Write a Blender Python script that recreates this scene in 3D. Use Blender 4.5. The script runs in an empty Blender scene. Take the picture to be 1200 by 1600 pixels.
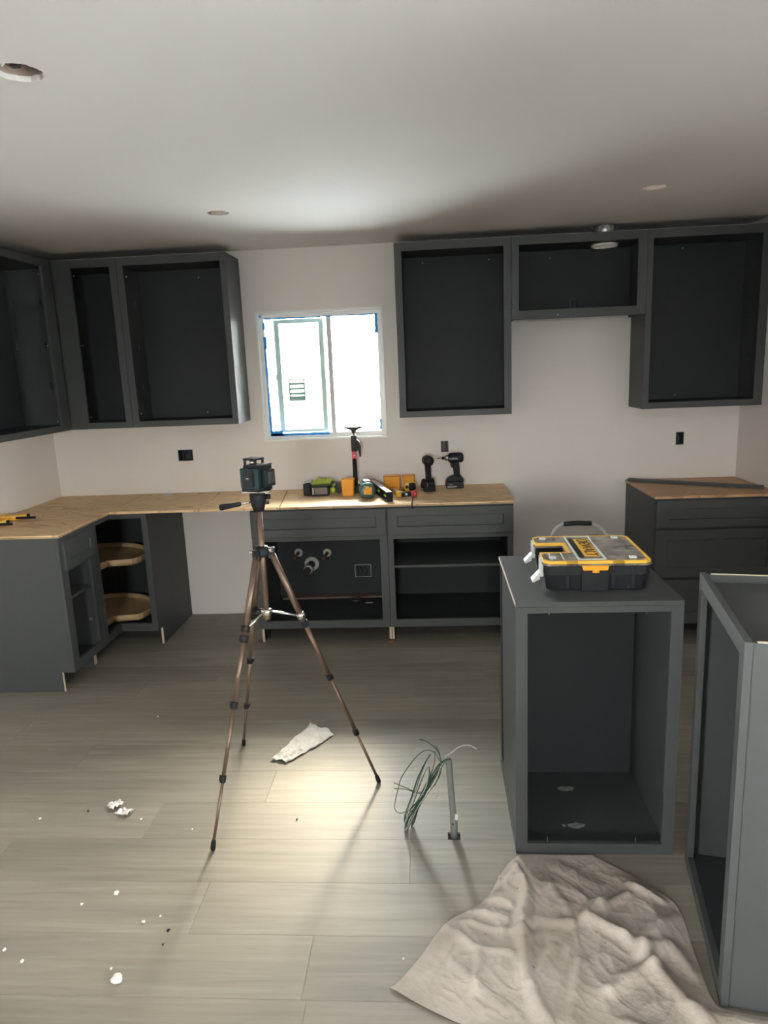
import bpy, bmesh, math, random
from mathutils import Vector, Matrix, noise

random.seed(7)
C = bpy.context.scene.collection
SC = bpy.context.scene
PI = math.pi

# ------------------------------------------------------------------ camera
CX, CY, CZ = 2.5952, -4.7196, 1.6809
YAW, PITCH, ROLL, FPX = -0.0684, -0.2016, -0.0411, 1095.99
fwd = Vector((math.sin(YAW)*math.cos(PITCH), math.cos(YAW)*math.cos(PITCH), math.sin(PITCH)))
r0_ = Vector((math.cos(YAW), -math.sin(YAW), 0)); u0_ = r0_.cross(fwd)
rgt = r0_*math.cos(ROLL) + u0_*math.sin(ROLL)
upv = -r0_*math.sin(ROLL) + u0_*math.cos(ROLL)
cam = bpy.data.cameras.new('camera')
cam.sensor_fit = 'HORIZONTAL'; cam.sensor_width = 36.0; cam.lens = FPX*36.0/1200.0
cam.clip_start = 0.05; cam.clip_end = 200
co = bpy.data.objects.new('camera', cam); C.objects.link(co)
m3 = Matrix((rgt, upv, -fwd)).transposed()
co.matrix_world = Matrix.Translation((CX, CY, CZ)) @ m3.to_4x4()
SC.camera = co

# ------------------------------------------------------------------ world: bright hazy white sky over pale sunlit ground
w = bpy.data.worlds.new('hazy_sky'); SC.world = w; w.use_nodes = True
nt = w.node_tree; nt.nodes.clear()
wo = nt.nodes.new('ShaderNodeOutputWorld'); bg = nt.nodes.new('ShaderNodeBackground')
tc = nt.nodes.new('ShaderNodeTexCoord'); sp = nt.nodes.new('ShaderNodeSeparateXYZ')
rp = nt.nodes.new('ShaderNodeValToRGB')
rp.color_ramp.elements[0].position = 0.485; rp.color_ramp.elements[0].color = (0.325, 0.345, 0.355, 1)
rp.color_ramp.elements[1].position = 0.515; rp.color_ramp.elements[1].color = (1.0, 0.975, 0.935, 1)
mr = nt.nodes.new('ShaderNodeMapRange'); mr.inputs[1].default_value = -1; mr.inputs[2].default_value = 1
nt.links.new(tc.outputs['Generated'], sp.inputs[0]); nt.links.new(sp.outputs[2], mr.inputs[0])
nt.links.new(mr.outputs[0], rp.inputs[0]); nt.links.new(rp.outputs[0], bg.inputs[0]); nt.links.new(bg.outputs[0], wo.inputs[0])
bg.inputs[1].default_value = 66.0

SC.view_settings.view_transform = 'Standard'; SC.view_settings.look = 'None'
SC.view_settings.gamma = 1.0; SC.view_settings.use_curve_mapping = False
SC.view_settings.exposure = 0.92
SC.cycles.use_denoising = True
SC.cycles.max_bounces = 12; SC.cycles.diffuse_bounces = 8; SC.cycles.glossy_bounces = 4; SC.cycles.transparent_max_bounces = 12
SC.cycles.sample_clamp_indirect = 12.0
SC.cycles.caustics_reflective = False; SC.cycles.caustics_refractive = False

sl_ = bpy.data.lights.new('hazy_sun', 'SUN'); sl_.energy = 6.0; sl_.angle = math.radians(11); sl_.color = (1.0, 0.80, 0.52)
so_ = bpy.data.objects.new('hazy_sun', sl_); C.objects.link(so_)
_el, _az = math.radians(35.5), math.radians(-2.0)          # travels from beyond the kitchen window into the room
so_.rotation_euler = Vector((math.sin(_az)*math.cos(_el), -math.cos(_az)*math.cos(_el), -math.sin(_el))).to_track_quat('-Z', 'Y').to_euler()

def portal(name, loc, rot, sx, sy):
    l = bpy.data.lights.new(name, 'AREA'); l.shape = 'RECTANGLE'; l.size = sx; l.size_y = sy
    l.energy = 1.0; l.cycles.is_portal = True
    o = bpy.data.objects.new(name, l); C.objects.link(o); o.location = loc; o.rotation_euler = rot
    return o

# measured setting
W, H = 4.6076, 2.4640
YF = -8.0
WX0, WX1, WZ0, WZ1 = 1.4794, 2.3119, 1.2303, 2.0736      # window in the back wall
RY0, RY1, RZ0, RZ1 = -5.25, -4.00, 0.60, 2.10            # added unseen window in the right wall, fill light from beside the camera
portal('daylight_portal', ((WX0+WX1)/2, 0.10, (WZ0+WZ1)/2), (-PI/2, 0, 0), WX1-WX0, WZ1-WZ0)
portal('daylight_portal.001', (W+0.10, (RY0+RY1)/2, (RZ0+RZ1)/2), (0, PI/2, 0), RZ1-RZ0, RY1-RY0)

BX0, BX1, BZ0, BZ1 = 2.00, 2.70, 1.20, 2.00              # added unseen window behind the camera, fill light for the walls
portal('daylight_portal.002', ((BX0+BX1)/2, YF-0.10, (BZ0+BZ1)/2), (PI/2, 0, 0), BX1-BX0, BZ1-BZ0)

LY2, LY3, LZ0, LZ1 = -6.40, -4.80, 0.45, 2.10            # added unseen window in the left wall, brightens the right of the ceiling
portal('daylight_portal.003', (-0.10, (LY2+LY3)/2, (LZ0+LZ1)/2), (0, -PI/2, 0), LZ1-LZ0, LY3-LY2)

# ------------------------------------------------------------------ materials
def pmat(name, col, rough=0.5, metal=0.0, spec=0.5, bump=0.0, bscale=40.0, var=0.0, vscale=6.0, coat=0.0, trans=0.0, emit=None):
    m = bpy.data.materials.new(name); m.use_nodes = True
    t = m.node_tree; b = t.nodes['Principled BSDF']
    b.inputs['Base Color'].default_value = (*col, 1); b.inputs['Roughness'].default_value = rough
    b.inputs['Metallic'].default_value = metal; b.inputs['Specular IOR Level'].default_value = spec
    if coat: b.inputs['Coat Weight'].default_value = coat
    if trans: b.inputs['Transmission Weight'].default_value = trans
    tcn = t.nodes.new('ShaderNodeTexCoord')
    if var:
        n = t.nodes.new('ShaderNodeTexNoise'); n.inputs['Scale'].default_value = vscale; n.inputs['Detail'].default_value = 4
        t.links.new(tcn.outputs['Object'], n.inputs['Vector'])
        cr = t.nodes.new('ShaderNodeValToRGB')
        cr.color_ramp.elements[0].position = 0.3; cr.color_ramp.elements[1].position = 0.7
        cr.color_ramp.elements[0].color = (*[c*(1-var) for c in col], 1)
        cr.color_ramp.elements[1].color = (*[min(1, c*(1+var)) for c in col], 1)
        t.links.new(n.outputs['Fac'], cr.inputs[0]); t.links.new(cr.outputs[0], b.inputs['Base Color'])
    if bump:
        n2 = t.nodes.new('ShaderNodeTexNoise'); n2.inputs['Scale'].default_value = bscale; n2.inputs['Detail'].default_value = 3
        t.links.new(tcn.outputs['Object'], n2.inputs['Vector'])
        bp = t.nodes.new('ShaderNodeBump'); bp.inputs['Strength'].default_value = bump; bp.inputs['Distance'].default_value = 0.002
        t.links.new(n2.outputs['Fac'], bp.inputs['Height']); t.links.new(bp.outputs[0], b.inputs['Normal'])
    return m

M = {}
M['wall'] = pmat('wall_paint', (0.76, 0.72, 0.695), 0.75, bump=0.15, bscale=120, var=0.015, vscale=1.2)
M['ceil'] = pmat('ceiling_paint', (0.64, 0.612, 0.592), 0.8, bump=0.12, bscale=90, var=0.02, vscale=0.9)
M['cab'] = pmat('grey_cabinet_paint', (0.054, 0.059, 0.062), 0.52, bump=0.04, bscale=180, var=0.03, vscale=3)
M['cab_shaded'] = pmat('grey_cabinet_shaded', (0.032, 0.035, 0.039), 0.6, spec=0.25, bump=0.04, bscale=180, var=0.03, vscale=3)  # interior shade put into the colour: darker copy of the cabinet paint
M['raw'] = pmat('raw_plywood_edge', (0.66, 0.55, 0.43), 0.7, var=0.15, vscale=60)
M['birch'] = pmat('birch_tray_wood', (0.60, 0.41, 0.23), 0.5, var=0.10, vscale=14)
M['subfloor'] = pmat('subfloor', (0.03, 0.028, 0.025), 0.9, var=0.1)
M['vinyl'] = pmat('white_vinyl', (0.82, 0.83, 0.83), 0.35, var=0.01)
M['sash'] = pmat('grey_green_sash', (0.52, 0.68, 0.63), 0.5, var=0.05)
M['sash2'] = pmat('grey_aluminium_rail', (0.62, 0.63, 0.64), 0.45, var=0.05)
def translucent(m, col, fac):
    t = m.node_tree; o = next(n for n in t.nodes if n.type == 'OUTPUT_MATERIAL'); b = t.nodes['Principled BSDF']
    tl = t.nodes.new('ShaderNodeBsdfTranslucent'); tl.inputs[0].default_value = (*col, 1)
    mx = t.nodes.new('ShaderNodeMixShader'); mx.inputs[0].default_value = fac
    t.links.new(b.outputs[0], mx.inputs[1]); t.links.new(tl.outputs[0], mx.inputs[2]); t.links.new(mx.outputs[0], o.inputs[0])
translucent(M['vinyl'], (0.9, 0.95, 1.0), 0.012); translucent(M['sash'], (0.55, 0.95, 0.85), 0.012); translucent(M['sash2'], (0.9, 0.92, 0.95), 0.006)  # translucency makes the backlit frames glow in place of lens glare
M['tape'] = pmat('blue_masking_tape', (0.02, 0.30, 0.80), 0.7, var=0.12, vscale=50); translucent(M['tape'], (0.05, 0.45, 0.95), 0.02)
M['black'] = pmat('black_plastic', (0.012, 0.013, 0.016), 0.5, spec=0.3, var=0.1, vscale=30)
M['black2'] = pmat('black_rubber', (0.010, 0.010, 0.011), 0.7, spec=0.3, var=0.1, vscale=30)
M['dkgrey'] = pmat('dark_grey_plastic', (0.05, 0.052, 0.055), 0.5, var=0.08, vscale=30)
M['navy'] = pmat('dark_blue_box', (0.005, 0.009, 0.018), 0.4, var=0.1)
M['teal'] = pmat('dark_teal_plastic', (0.008, 0.030, 0.038), 0.4, var=0.08, vscale=20)
M['teal2'] = pmat('teal_plastic', (0.05, 0.14, 0.15), 0.4, var=0.08, vscale=20)
M['bronze'] = pmat('bronze_anodised', (0.20, 0.138, 0.105), 0.40, metal=0.7, var=0.05)
M['chrome'] = pmat('chrome', (0.75, 0.75, 0.74), 0.2, metal=1.0, var=0.02)
M['steel'] = pmat('steel', (0.45, 0.45, 0.46), 0.35, metal=0.9, var=0.05)
M['orange'] = pmat('orange_yellow_plastic', (0.80, 0.34, 0.012), 0.4, var=0.05, vscale=20)
M['yellow'] = pmat('yellow_plastic', (0.82, 0.47, 0.05), 0.4, var=0.05, vscale=20)
M['lime'] = pmat('lime_plastic', (0.38, 0.46, 0.04), 0.45, var=0.08, vscale=20)
M['red'] = pmat('red_plastic', (0.52, 0.025, 0.04), 0.4, var=0.08, vscale=20)
M['yellowhead'] = pmat('mallet_yellow', (0.70, 0.42, 0.02), 0.45, var=0.08, vscale=20)
M['handlewood'] = pmat('handle_wood', (0.62, 0.40, 0.22), 0.5, var=0.12, vscale=25)
M['beige_tray'] = pmat('grey_beige_contents', (0.40, 0.36, 0.32), 0.5, var=0.35, vscale=45)
M['clip'] = pmat('pale_shelf_clip', (0.42, 0.42, 0.42), 0.35, var=0.05)
M['shimwood'] = pmat('dull_shim_wood', (0.16, 0.115, 0.08), 0.7, var=0.2, vscale=30)
M['label'] = pmat('grey_brown_label', (0.20, 0.17, 0.15), 0.5, var=0.12, vscale=40)
M['white'] = pmat('white_paper', (0.80, 0.79, 0.76), 0.8, var=0.04, vscale=20)
M['greytube'] = pmat('grey_pvc', (0.20, 0.205, 0.21), 0.5, var=0.06, vscale=15)
M['wireg'] = pmat('green_wire', (0.03, 0.075, 0.058), 0.4, var=0.15, vscale=30)
M['wirew'] = pmat('white_wire', (0.50, 0.50, 0.46), 0.4, var=0.1, vscale=30)
M['foil'] = pmat('aluminium_foil', (0.75, 0.75, 0.75), 0.28, metal=1.0, bump=0.8, bscale=60)
M['cantan'] = pmat('dusty_recess', (0.34, 0.27, 0.22), 0.85, var=0.2, vscale=30)
M['ring'] = pmat('white_escutcheon', (0.60, 0.60, 0.58), 0.4, var=0.03)
M['copper'] = pmat('copper_pipe', (0.17, 0.09, 0.06), 0.5, metal=0.3, var=0.1)
M['housewall'] = pmat('white_stucco', (0.78, 0.78, 0.76), 0.9, bump=0.3, bscale=30, var=0.02)
M['louver'] = pmat('dark_green_louver', (0.007, 0.012, 0.010), 1.0, spec=0.0, var=0.1)
M['batt_white'] = pmat('pale_print', (0.55, 0.57, 0.57), 0.5, var=0.02)

def glass(name, tint=(1, 1, 1), refl=1.0):
    m = bpy.data.materials.new(name); m.use_nodes = True; t = m.node_tree; t.nodes.clear()
    o = t.nodes.new('ShaderNodeOutputMaterial'); mx = t.nodes.new('ShaderNodeMixShader')
    tr = t.nodes.new('ShaderNodeBsdfTransparent'); gl = t.nodes.new('ShaderNodeBsdfGlossy'); fr = t.nodes.new('ShaderNodeFresnel')
    tr.inputs[0].default_value = (*tint, 1); gl.inputs['Roughness'].default_value = 0.03
    ml = t.nodes.new('ShaderNodeMath'); ml.operation = 'MULTIPLY'; ml.inputs[1].default_value = refl
    fr.inputs['IOR'].default_value = 1.45
    t.links.new(fr.outputs[0], ml.inputs[0]); t.links.new(ml.outputs[0], mx.inputs[0])
    t.links.new(tr.outputs[0], mx.inputs[1]); t.links.new(gl.outputs[0], mx.inputs[2]); t.links.new(mx.outputs[0], o.inputs[0])
    return m
M['glass'] = glass('window_glass', (0.96, 0.98, 0.97))
M['clear'] = glass('clear_lid_plastic', (0.86, 0.87, 0.86), 1.6)

def hazy(name, col, fac):
    m = glass(name, (0.9, 0.9, 0.89), 1.2); t = m.node_tree
    o = next(n for n in t.nodes if n.type == 'OUTPUT_MATERIAL'); mx0 = next(n for n in t.nodes if n.type == 'MIX_SHADER')
    d = t.nodes.new('ShaderNodeBsdfDiffuse'); n = t.nodes.new('ShaderNodeTexNoise'); n.inputs['Scale'].default_value = 18; n.inputs['Detail'].default_value = 5
    cr = t.nodes.new('ShaderNodeValToRGB'); cr.color_ramp.elements[0].color = (*[c*0.7 for c in col], 1); cr.color_ramp.elements[1].color = (*[min(1, c*1.25) for c in col], 1)
    cr.color_ramp.elements[0].position = 0.35; cr.color_ramp.elements[1].position = 0.65
    tcn = t.nodes.new('ShaderNodeTexCoord'); t.links.new(tcn.outputs['Object'], n.inputs['Vector']); t.links.new(n.outputs['Fac'], cr.inputs[0]); t.links.new(cr.outputs[0], d.inputs[0])
    mx = t.nodes.new('ShaderNodeMixShader'); mx.inputs[0].default_value = fac
    t.links.new(mx0.outputs[0], mx.inputs[1]); t.links.new(d.outputs[0], mx.inputs[2]); t.links.new(mx.outputs[0], o.inputs[0])
    return m
M['haze'] = hazy('scuffed_clear_plastic', (0.52, 0.48, 0.43), 0.42)

def plank_mat():
    m = bpy.data.materials.new('grey_vinyl_plank'); m.use_nodes = True; t = m.node_tree; b = t.nodes['Principled BSDF']
    tcn = t.nodes.new('ShaderNodeTexCoord'); oi = t.nodes.new('ShaderNodeObjectInfo')
    off = t.nodes.new('ShaderNodeVectorMath'); off.operation = 'ADD'
    comb = t.nodes.new('ShaderNodeCombineXYZ')
    mul = t.nodes.new('ShaderNodeMath'); mul.operation = 'MULTIPLY'; mul.inputs[1].default_value = 37.0
    t.links.new(oi.outputs['Random'], mul.inputs[0]); t.links.new(mul.outputs[0], comb.inputs[0]); t.links.new(mul.outputs[0], comb.inputs[1])
    t.links.new(tcn.outputs['Object'], off.inputs[0]); t.links.new(comb.outputs[0], off.inputs[1])
    mp = t.nodes.new('ShaderNodeMapping'); mp.inputs['Scale'].default_value = (1.3, 24, 1)
    t.links.new(off.outputs[0], mp.inputs[0])
    n1 = t.nodes.new('ShaderNodeTexNoise'); n1.inputs['Scale'].default_value = 1.6; n1.inputs['Detail'].default_value = 6; n1.inputs['Roughness'].default_value = 0.62
    n1.inputs['Distortion'].default_value = 0.6
    t.links.new(mp.outputs[0], n1.inputs['Vector'])
    mp2 = t.nodes.new('ShaderNodeMapping'); mp2.inputs['Scale'].default_value = (1.1, 5.0, 1); t.links.new(off.outputs[0], mp2.inputs[0])
    n2 = t.nodes.new('ShaderNodeTexNoise'); n2.inputs['Scale'].default_value = 1.5; n2.inputs['Detail'].default_value = 3
    t.links.new(mp2.outputs[0], n2.inputs['Vector'])
    cr = t.nodes.new('ShaderNodeValToRGB'); e = cr.color_ramp.elements
    e[0].position = 0.20; e[0].color = (0.205, 0.184, 0.154, 1); e[1].position = 0.72; e[1].color = (0.31, 0.28, 0.235, 1)
    t.links.new(n1.outputs['Fac'], cr.inputs[0])
    mx = t.nodes.new('ShaderNodeMix'); mx.data_type = 'RGBA'; mx.blend_type = 'MULTIPLY'; mx.inputs['Factor'].default_value = 1
    cr2 = t.nodes.new('ShaderNodeValToRGB'); f = cr2.color_ramp.elements
    f[0].position = 0.3; f[0].color = (0.86, 0.86, 0.87, 1); f[1].position = 0.7; f[1].color = (1.06, 1.055, 1.04, 1)
    t.links.new(n2.outputs['Fac'], cr2.inputs[0]); t.links.new(cr.outputs[0], mx.inputs['A']); t.links.new(cr2.outputs[0], mx.inputs['B'])
    hs = t.nodes.new('ShaderNodeHueSaturation')
    mr2 = t.nodes.new('ShaderNodeMapRange'); mr2.inputs[3].default_value = 0.84; mr2.inputs[4].default_value = 1.08
    t.links.new(oi.outputs['Random'], mr2.inputs[0]); t.links.new(mr2.outputs[0], hs.inputs['Value'])
    t.links.new(mx.outputs['Result'], hs.inputs['Color']); t.links.new(hs.outputs[0], b.inputs['Base Color'])
    b.inputs['Roughness'].default_value = 0.50; b.inputs['Specular IOR Level'].default_value = 0.5
    bp = t.nodes.new('ShaderNodeBump'); bp.inputs['Strength'].default_value = 0.15; bp.inputs['Distance'].default_value = 0.001
    t.links.new(n1.outputs['Fac'], bp.inputs['Height']); t.links.new(bp.outputs[0], b.inputs['Normal'])
    return m
M['plank'] = plank_mat()

def ply_mat(name, light, dark, rot=0.0):
    m = bpy.data.materials.new(name); m.use_nodes = True; t = m.node_tree; b = t.nodes['Principled BSDF']
    tcn = t.nodes.new('ShaderNodeTexCoord'); oi = t.nodes.new('ShaderNodeObjectInfo')
    mul = t.nodes.new('ShaderNodeMath'); mul.operation = 'MULTIPLY'; mul.inputs[1].default_value = 19.0
    t.links.new(oi.outputs['Random'], mul.inputs[0])
    add = t.nodes.new('ShaderNodeVectorMath'); add.operation = 'ADD'
    t.links.new(tcn.outputs['Object'], add.inputs[0]); t.links.new(mul.outputs[0], add.inputs[1])
    mp = t.nodes.new('ShaderNodeMapping'); mp.inputs['Scale'].default_value = (0.9, 3.2, 1); mp.inputs['Rotation'].default_value = (0, 0, rot)
    t.links.new(add.outputs[0], mp.inputs[0])
    n = t.nodes.new('ShaderNodeTexNoise'); n.inputs['Scale'].default_value = 1.3; n.inputs['Detail'].default_value = 2.0; n.inputs['Distortion'].default_value = 0.25
    t.links.new(mp.outputs[0], n.inputs['Vector'])
    m2 = t.nodes.new('ShaderNodeMath'); m2.operation = 'MULTIPLY'; m2.inputs[1].default_value = 14.0
    fr = t.nodes.new('ShaderNodeMath'); fr.operation = 'FRACT'
    t.links.new(n.outputs['Fac'], m2.inputs[0]); t.links.new(m2.outputs[0], fr.inputs[0])
    cr = t.nodes.new('ShaderNodeValToRGB'); e = cr.color_ramp.elements
    e[0].position = 0.0; e[0].color = (*light, 1); e[1].position = 0.75; e[1].color = (*[a*0.7+c*0.3 for a, c in zip(light, dark)], 1)
    k = cr.color_ramp.elements.new(0.94); k.color = (*dark, 1)
    k = cr.color_ramp.elements.new(1.0); k.color = (*light, 1)
    t.links.new(fr.outputs[0], cr.inputs[0])
    mpf = t.nodes.new('ShaderNodeMapping'); mpf.inputs['Scale'].default_value = (6, 160, 1); mpf.inputs['Rotation'].default_value = (0, 0, rot)
    t.links.new(add.outputs[0], mpf.inputs[0])
    nf = t.nodes.new('ShaderNodeTexNoise'); nf.inputs['Scale'].default_value = 1.0; nf.inputs['Detail'].default_value = 3
    t.links.new(mpf.outputs[0], nf.inputs['Vector'])
    mx = t.nodes.new('ShaderNodeMix'); mx.data_type = 'RGBA'; mx.blend_type = 'MULTIPLY'; mx.inputs['Factor'].default_value = 1
    cr2 = t.nodes.new('ShaderNodeValToRGB'); f = cr2.color_ramp.elements
    f[0].position = 0.3; f[0].color = (0.82, 0.80, 0.78, 1); f[1].position = 0.7; f[1].color = (1.05, 1.05, 1.05, 1)
    t.links.new(nf.outputs['Fac'], cr2.inputs[0]); t.links.new(cr.outputs[0], mx.inputs['A']); t.links.new(cr2.outputs[0], mx.inputs['B'])
    t.links.new(mx.outputs['Result'], b.inputs['Base Color']); b.inputs['Roughness'].default_value = 0.55
    return m
M['ply'] = ply_mat('plywood_face', (0.84, 0.60, 0.35), (0.58, 0.37, 0.19))
M['ply_across'] = ply_mat('plywood_face_across', (0.84, 0.60, 0.35), (0.58, 0.37, 0.19), PI/2)

def cloth_mat():
    m = bpy.data.materials.new('stained_canvas'); m.use_nodes = True; t = m.node_tree; b = t.nodes['Principled BSDF']
    tcn = t.nodes.new('ShaderNodeTexCoord')
    n = t.nodes.new('ShaderNodeTexNoise'); n.inputs['Scale'].default_value = 3.5; n.inputs['Detail'].default_value = 6; n.inputs['Roughness'].default_value = 0.6
    t.links.new(tcn.outputs['Object'], n.inputs['Vector'])
    cr = t.nodes.new('ShaderNodeValToRGB'); e = cr.color_ramp.elements
    e[0].position = 0.30; e[0].color = (0.29, 0.245, 0.21, 1); e[1].position = 0.62; e[1].color = (0.47, 0.42, 0.375, 1)
    t.links.new(n.outputs['Fac'], cr.inputs[0])
    v = t.nodes.new('ShaderNodeTexVoronoi'); v.inputs['Scale'].default_value = 26; t.links.new(tcn.outputs['Object'], v.inputs['Vector'])
    cr2 = t.nodes.new('ShaderNodeValToRGB'); f = cr2.color_ramp.elements
    f[0].position = 0.06; f[0].color = (0.35, 0.27, 0.21, 1); f[1].position = 0.13; f[1].color = (1, 1, 1, 1)
    t.links.new(v.outputs['Distance'], cr2.inputs[0])
    n3 = t.nodes.new('ShaderNodeTexNoise'); n3.inputs['Scale'].default_value = 9; t.links.new(tcn.outputs['Object'], n3.inputs['Vector'])
    cr3 = t.nodes.new('ShaderNodeValToRGB'); g = cr3.color_ramp.elements
    g[0].position = 0.55; g[0].color = (0, 0, 0, 1); g[1].position = 0.66; g[1].color = (1, 1, 1, 1); t.links.new(n3.outputs['Fac'], cr3.inputs[0])
    mx = t.nodes.new('ShaderNodeMix'); mx.data_type = 'RGBA'; mx.blend_type = 'MULTIPLY'
    t.links.new(cr3.outputs[0], mx.inputs['Factor']); t.links.new(cr.outputs[0], mx.inputs['A']); t.links.new(cr2.outputs[0], mx.inputs['B'])
    t.links.new(mx.outputs['Result'], b.inputs['Base Color']); b.inputs['Roughness'].default_value = 0.95
    wv = t.nodes.new('ShaderNodeTexNoise'); wv.inputs['Scale'].default_value = 55; wv.inputs['Detail'].default_value = 8; wv.inputs['Roughness'].default_value = 0.7; t.links.new(tcn.outputs['Object'], wv.inputs['Vector'])
    bp = t.nodes.new('ShaderNodeBump'); bp.inputs['Strength'].default_value = 0.5; bp.inputs['Distance'].default_value = 0.006
    t.links.new(wv.outputs['Fac'], bp.inputs['Height']); t.links.new(bp.outputs[0], b.inputs['Normal'])
    return m
M['canvas'] = cloth_mat()

# ------------------------------------------------------------------ mesh helpers
class MB:
    def __init__(s): s.bm = bmesh.new()
    def box(s, x0, y0, z0, x1, y1, z1, bev=0.0, seg=2):
        t = bmesh.new() if bev else s.bm
        vs = [t.verts.new(p) for p in ((x0,y0,z0),(x1,y0,z0),(x1,y1,z0),(x0,y1,z0),(x0,y0,z1),(x1,y0,z1),(x1,y1,z1),(x0,y1,z1))]
        for f in ((0,3,2,1),(4,5,6,7),(0,1,5,4),(1,2,6,5),(2,3,7,6),(3,0,4,7)): t.faces.new([vs[i] for i in f])
        if bev:
            bmesh.ops.bevel(t, geom=t.edges[:], offset=bev, segments=seg, affect='EDGES', profile=0.6)
            s.merge(t)
        return s
    def merge(s, t, mat=None):
        mp = {}
        for v in t.verts: mp[v] = s.bm.verts.new(mat @ v.co if mat else v.co)
        for f in t.faces:
            try:
                nf = s.bm.faces.new([mp[v] for v in f.verts]); nf.smooth = f.smooth
            except ValueError: pass
        t.free()
    def prism(s, poly, a, b, axis='z', bev=0.0):
        """extrude a 2-D polygon from a to b along axis; poly pairs are (x,y), (x,z) or (y,z)"""
        def P(u, v, h): return (u, v, h) if axis == 'z' else ((u, h, v) if axis == 'y' else (h, u, v))
        t = bmesh.new()
        A = [t.verts.new(P(u, v, a)) for u, v in poly]; B = [t.verts.new(P(u, v, b)) for u, v in poly]
        n = len(poly)
        t.faces.new(A); t.faces.new(B[::-1])
        for i in range(n): t.faces.new((A[i], B[i], B[(i+1) % n], A[(i+1) % n]))
        bmesh.ops.recalc_face_normals(t, faces=t.faces[:])
        if bev: bmesh.ops.bevel(t, geom=t.edges[:], offset=bev, segments=2, affect='EDGES', profile=0.6)
        s.merge(t); return s
    def cyl(s, p0, p1, r0, r1=None, n=16, caps=True):
        r1 = r0 if r1 is None else r1
        return s.tube([p0, p1], [r0, r1], n, caps)
    def tube(s, pts, r, n=10, caps=True, closed=False):
        pts = [Vector(p) for p in pts]; k = len(pts)
        rs = r if isinstance(r, (list, tuple)) else [r]*k
        T = []
        for i in range(k):
            a = pts[(i-1) % k] if (i or closed) else pts[0]; b = pts[(i+1) % k] if (i < k-1 or closed) else pts[-1]
            d = b-a; T.append(d.normalized() if d.length > 1e-9 else Vector((0, 0, 1)))
        ref = Vector((0, 0, 1)) if abs(T[0].z) < 0.9 else Vector((1, 0, 0))
        u = T[0].cross(ref).normalized(); rings = []
        for i in range(k):
            u = (u - T[i]*u.dot(T[i])).normalized(); v = T[i].cross(u)
            rings.append([s.bm.verts.new(pts[i] + (u*math.cos(q)+v*math.sin(q))*rs[i]) for q in (2*PI*j/n for j in range(n))])
        for i in range(k if closed else k-1):
            A, B = rings[i], rings[(i+1) % k]
            for j in range(n):
                f = s.bm.faces.new((A[j], A[(j+1) % n], B[(j+1) % n], B[j])); f.smooth = True
        if caps and not closed:
            s.bm.faces.new(rings[0][::-1]); s.bm.faces.new(rings[-1])
        return s
    def lathe(s, prof, origin=(0, 0, 0), axis=(0, 0, 1), n=24):
        """profile of (radius, height) along an axis"""
        o = Vector(origin); ax = Vector(axis).normalized()
        ref = Vector((0, 0, 1)) if abs(ax.z) < 0.9 else Vector((1, 0, 0))
        u = ax.cross(ref).normalized(); v = ax.cross(u); rings = []
        for r, h in prof:
            if r < 1e-6: rings.append([s.bm.verts.new(o+ax*h)])
            else: rings.append([s.bm.verts.new(o+ax*h+(u*math.cos(q)+v*math.sin(q))*r) for q in (2*PI*j/n for j in range(n))])
        for A, B in zip(rings, rings[1:]):
            for j in range(n):
                a0 = A[j % len(A)]; a1 = A[(j+1) % len(A)]; b0 = B[j % len(B)]; b1 = B[(j+1) % len(B)]
                vs = []
                for q in (a0, a1, b1, b0):
                    if q not in vs: vs.append(q)
                if len(vs) > 2:
                    try: f = s.bm.faces.new(vs); f.smooth = True
                    except ValueError: pass
        return s
    def grid(s, nu, nv, fn):
        V = [[s.bm.verts.new(fn(i/nu, j/nv)) for j in range(nv+1)] for i in range(nu+1)]
        for i in range(nu):
            for j in range(nv):
                f = s.bm.faces.new((V[i][j], V[i+1][j], V[i+1][j+1], V[i][j+1])); f.smooth = True
        return s
    def xf(s, mat): bmesh.ops.transform(s.bm, matrix=mat, verts=s.bm.verts[:]); return s
    def build(s, name, m, parent=None, loc=None, bev=0.0, recalc=True, label=None, smooth=False):
        if recalc: bmesh.ops.recalc_face_normals(s.bm, faces=s.bm.faces[:])
        if smooth:
            for f in s.bm.faces: f.smooth = True
        me = bpy.data.meshes.new(name); s.bm.to_mesh(me); s.bm.free()
        me.materials.append(m)
        o = bpy.data.objects.new(name, me); C.objects.link(o)
        if parent: o.parent = parent
        if loc: o.location = loc
        if label: o['label'] = label
        if bev:
            b = o.modifiers.new('edges', 'BEVEL'); b.width = bev; b.segments = 2; b.limit_method = 'ANGLE'; b.angle_limit = 0.6
        return o

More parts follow.
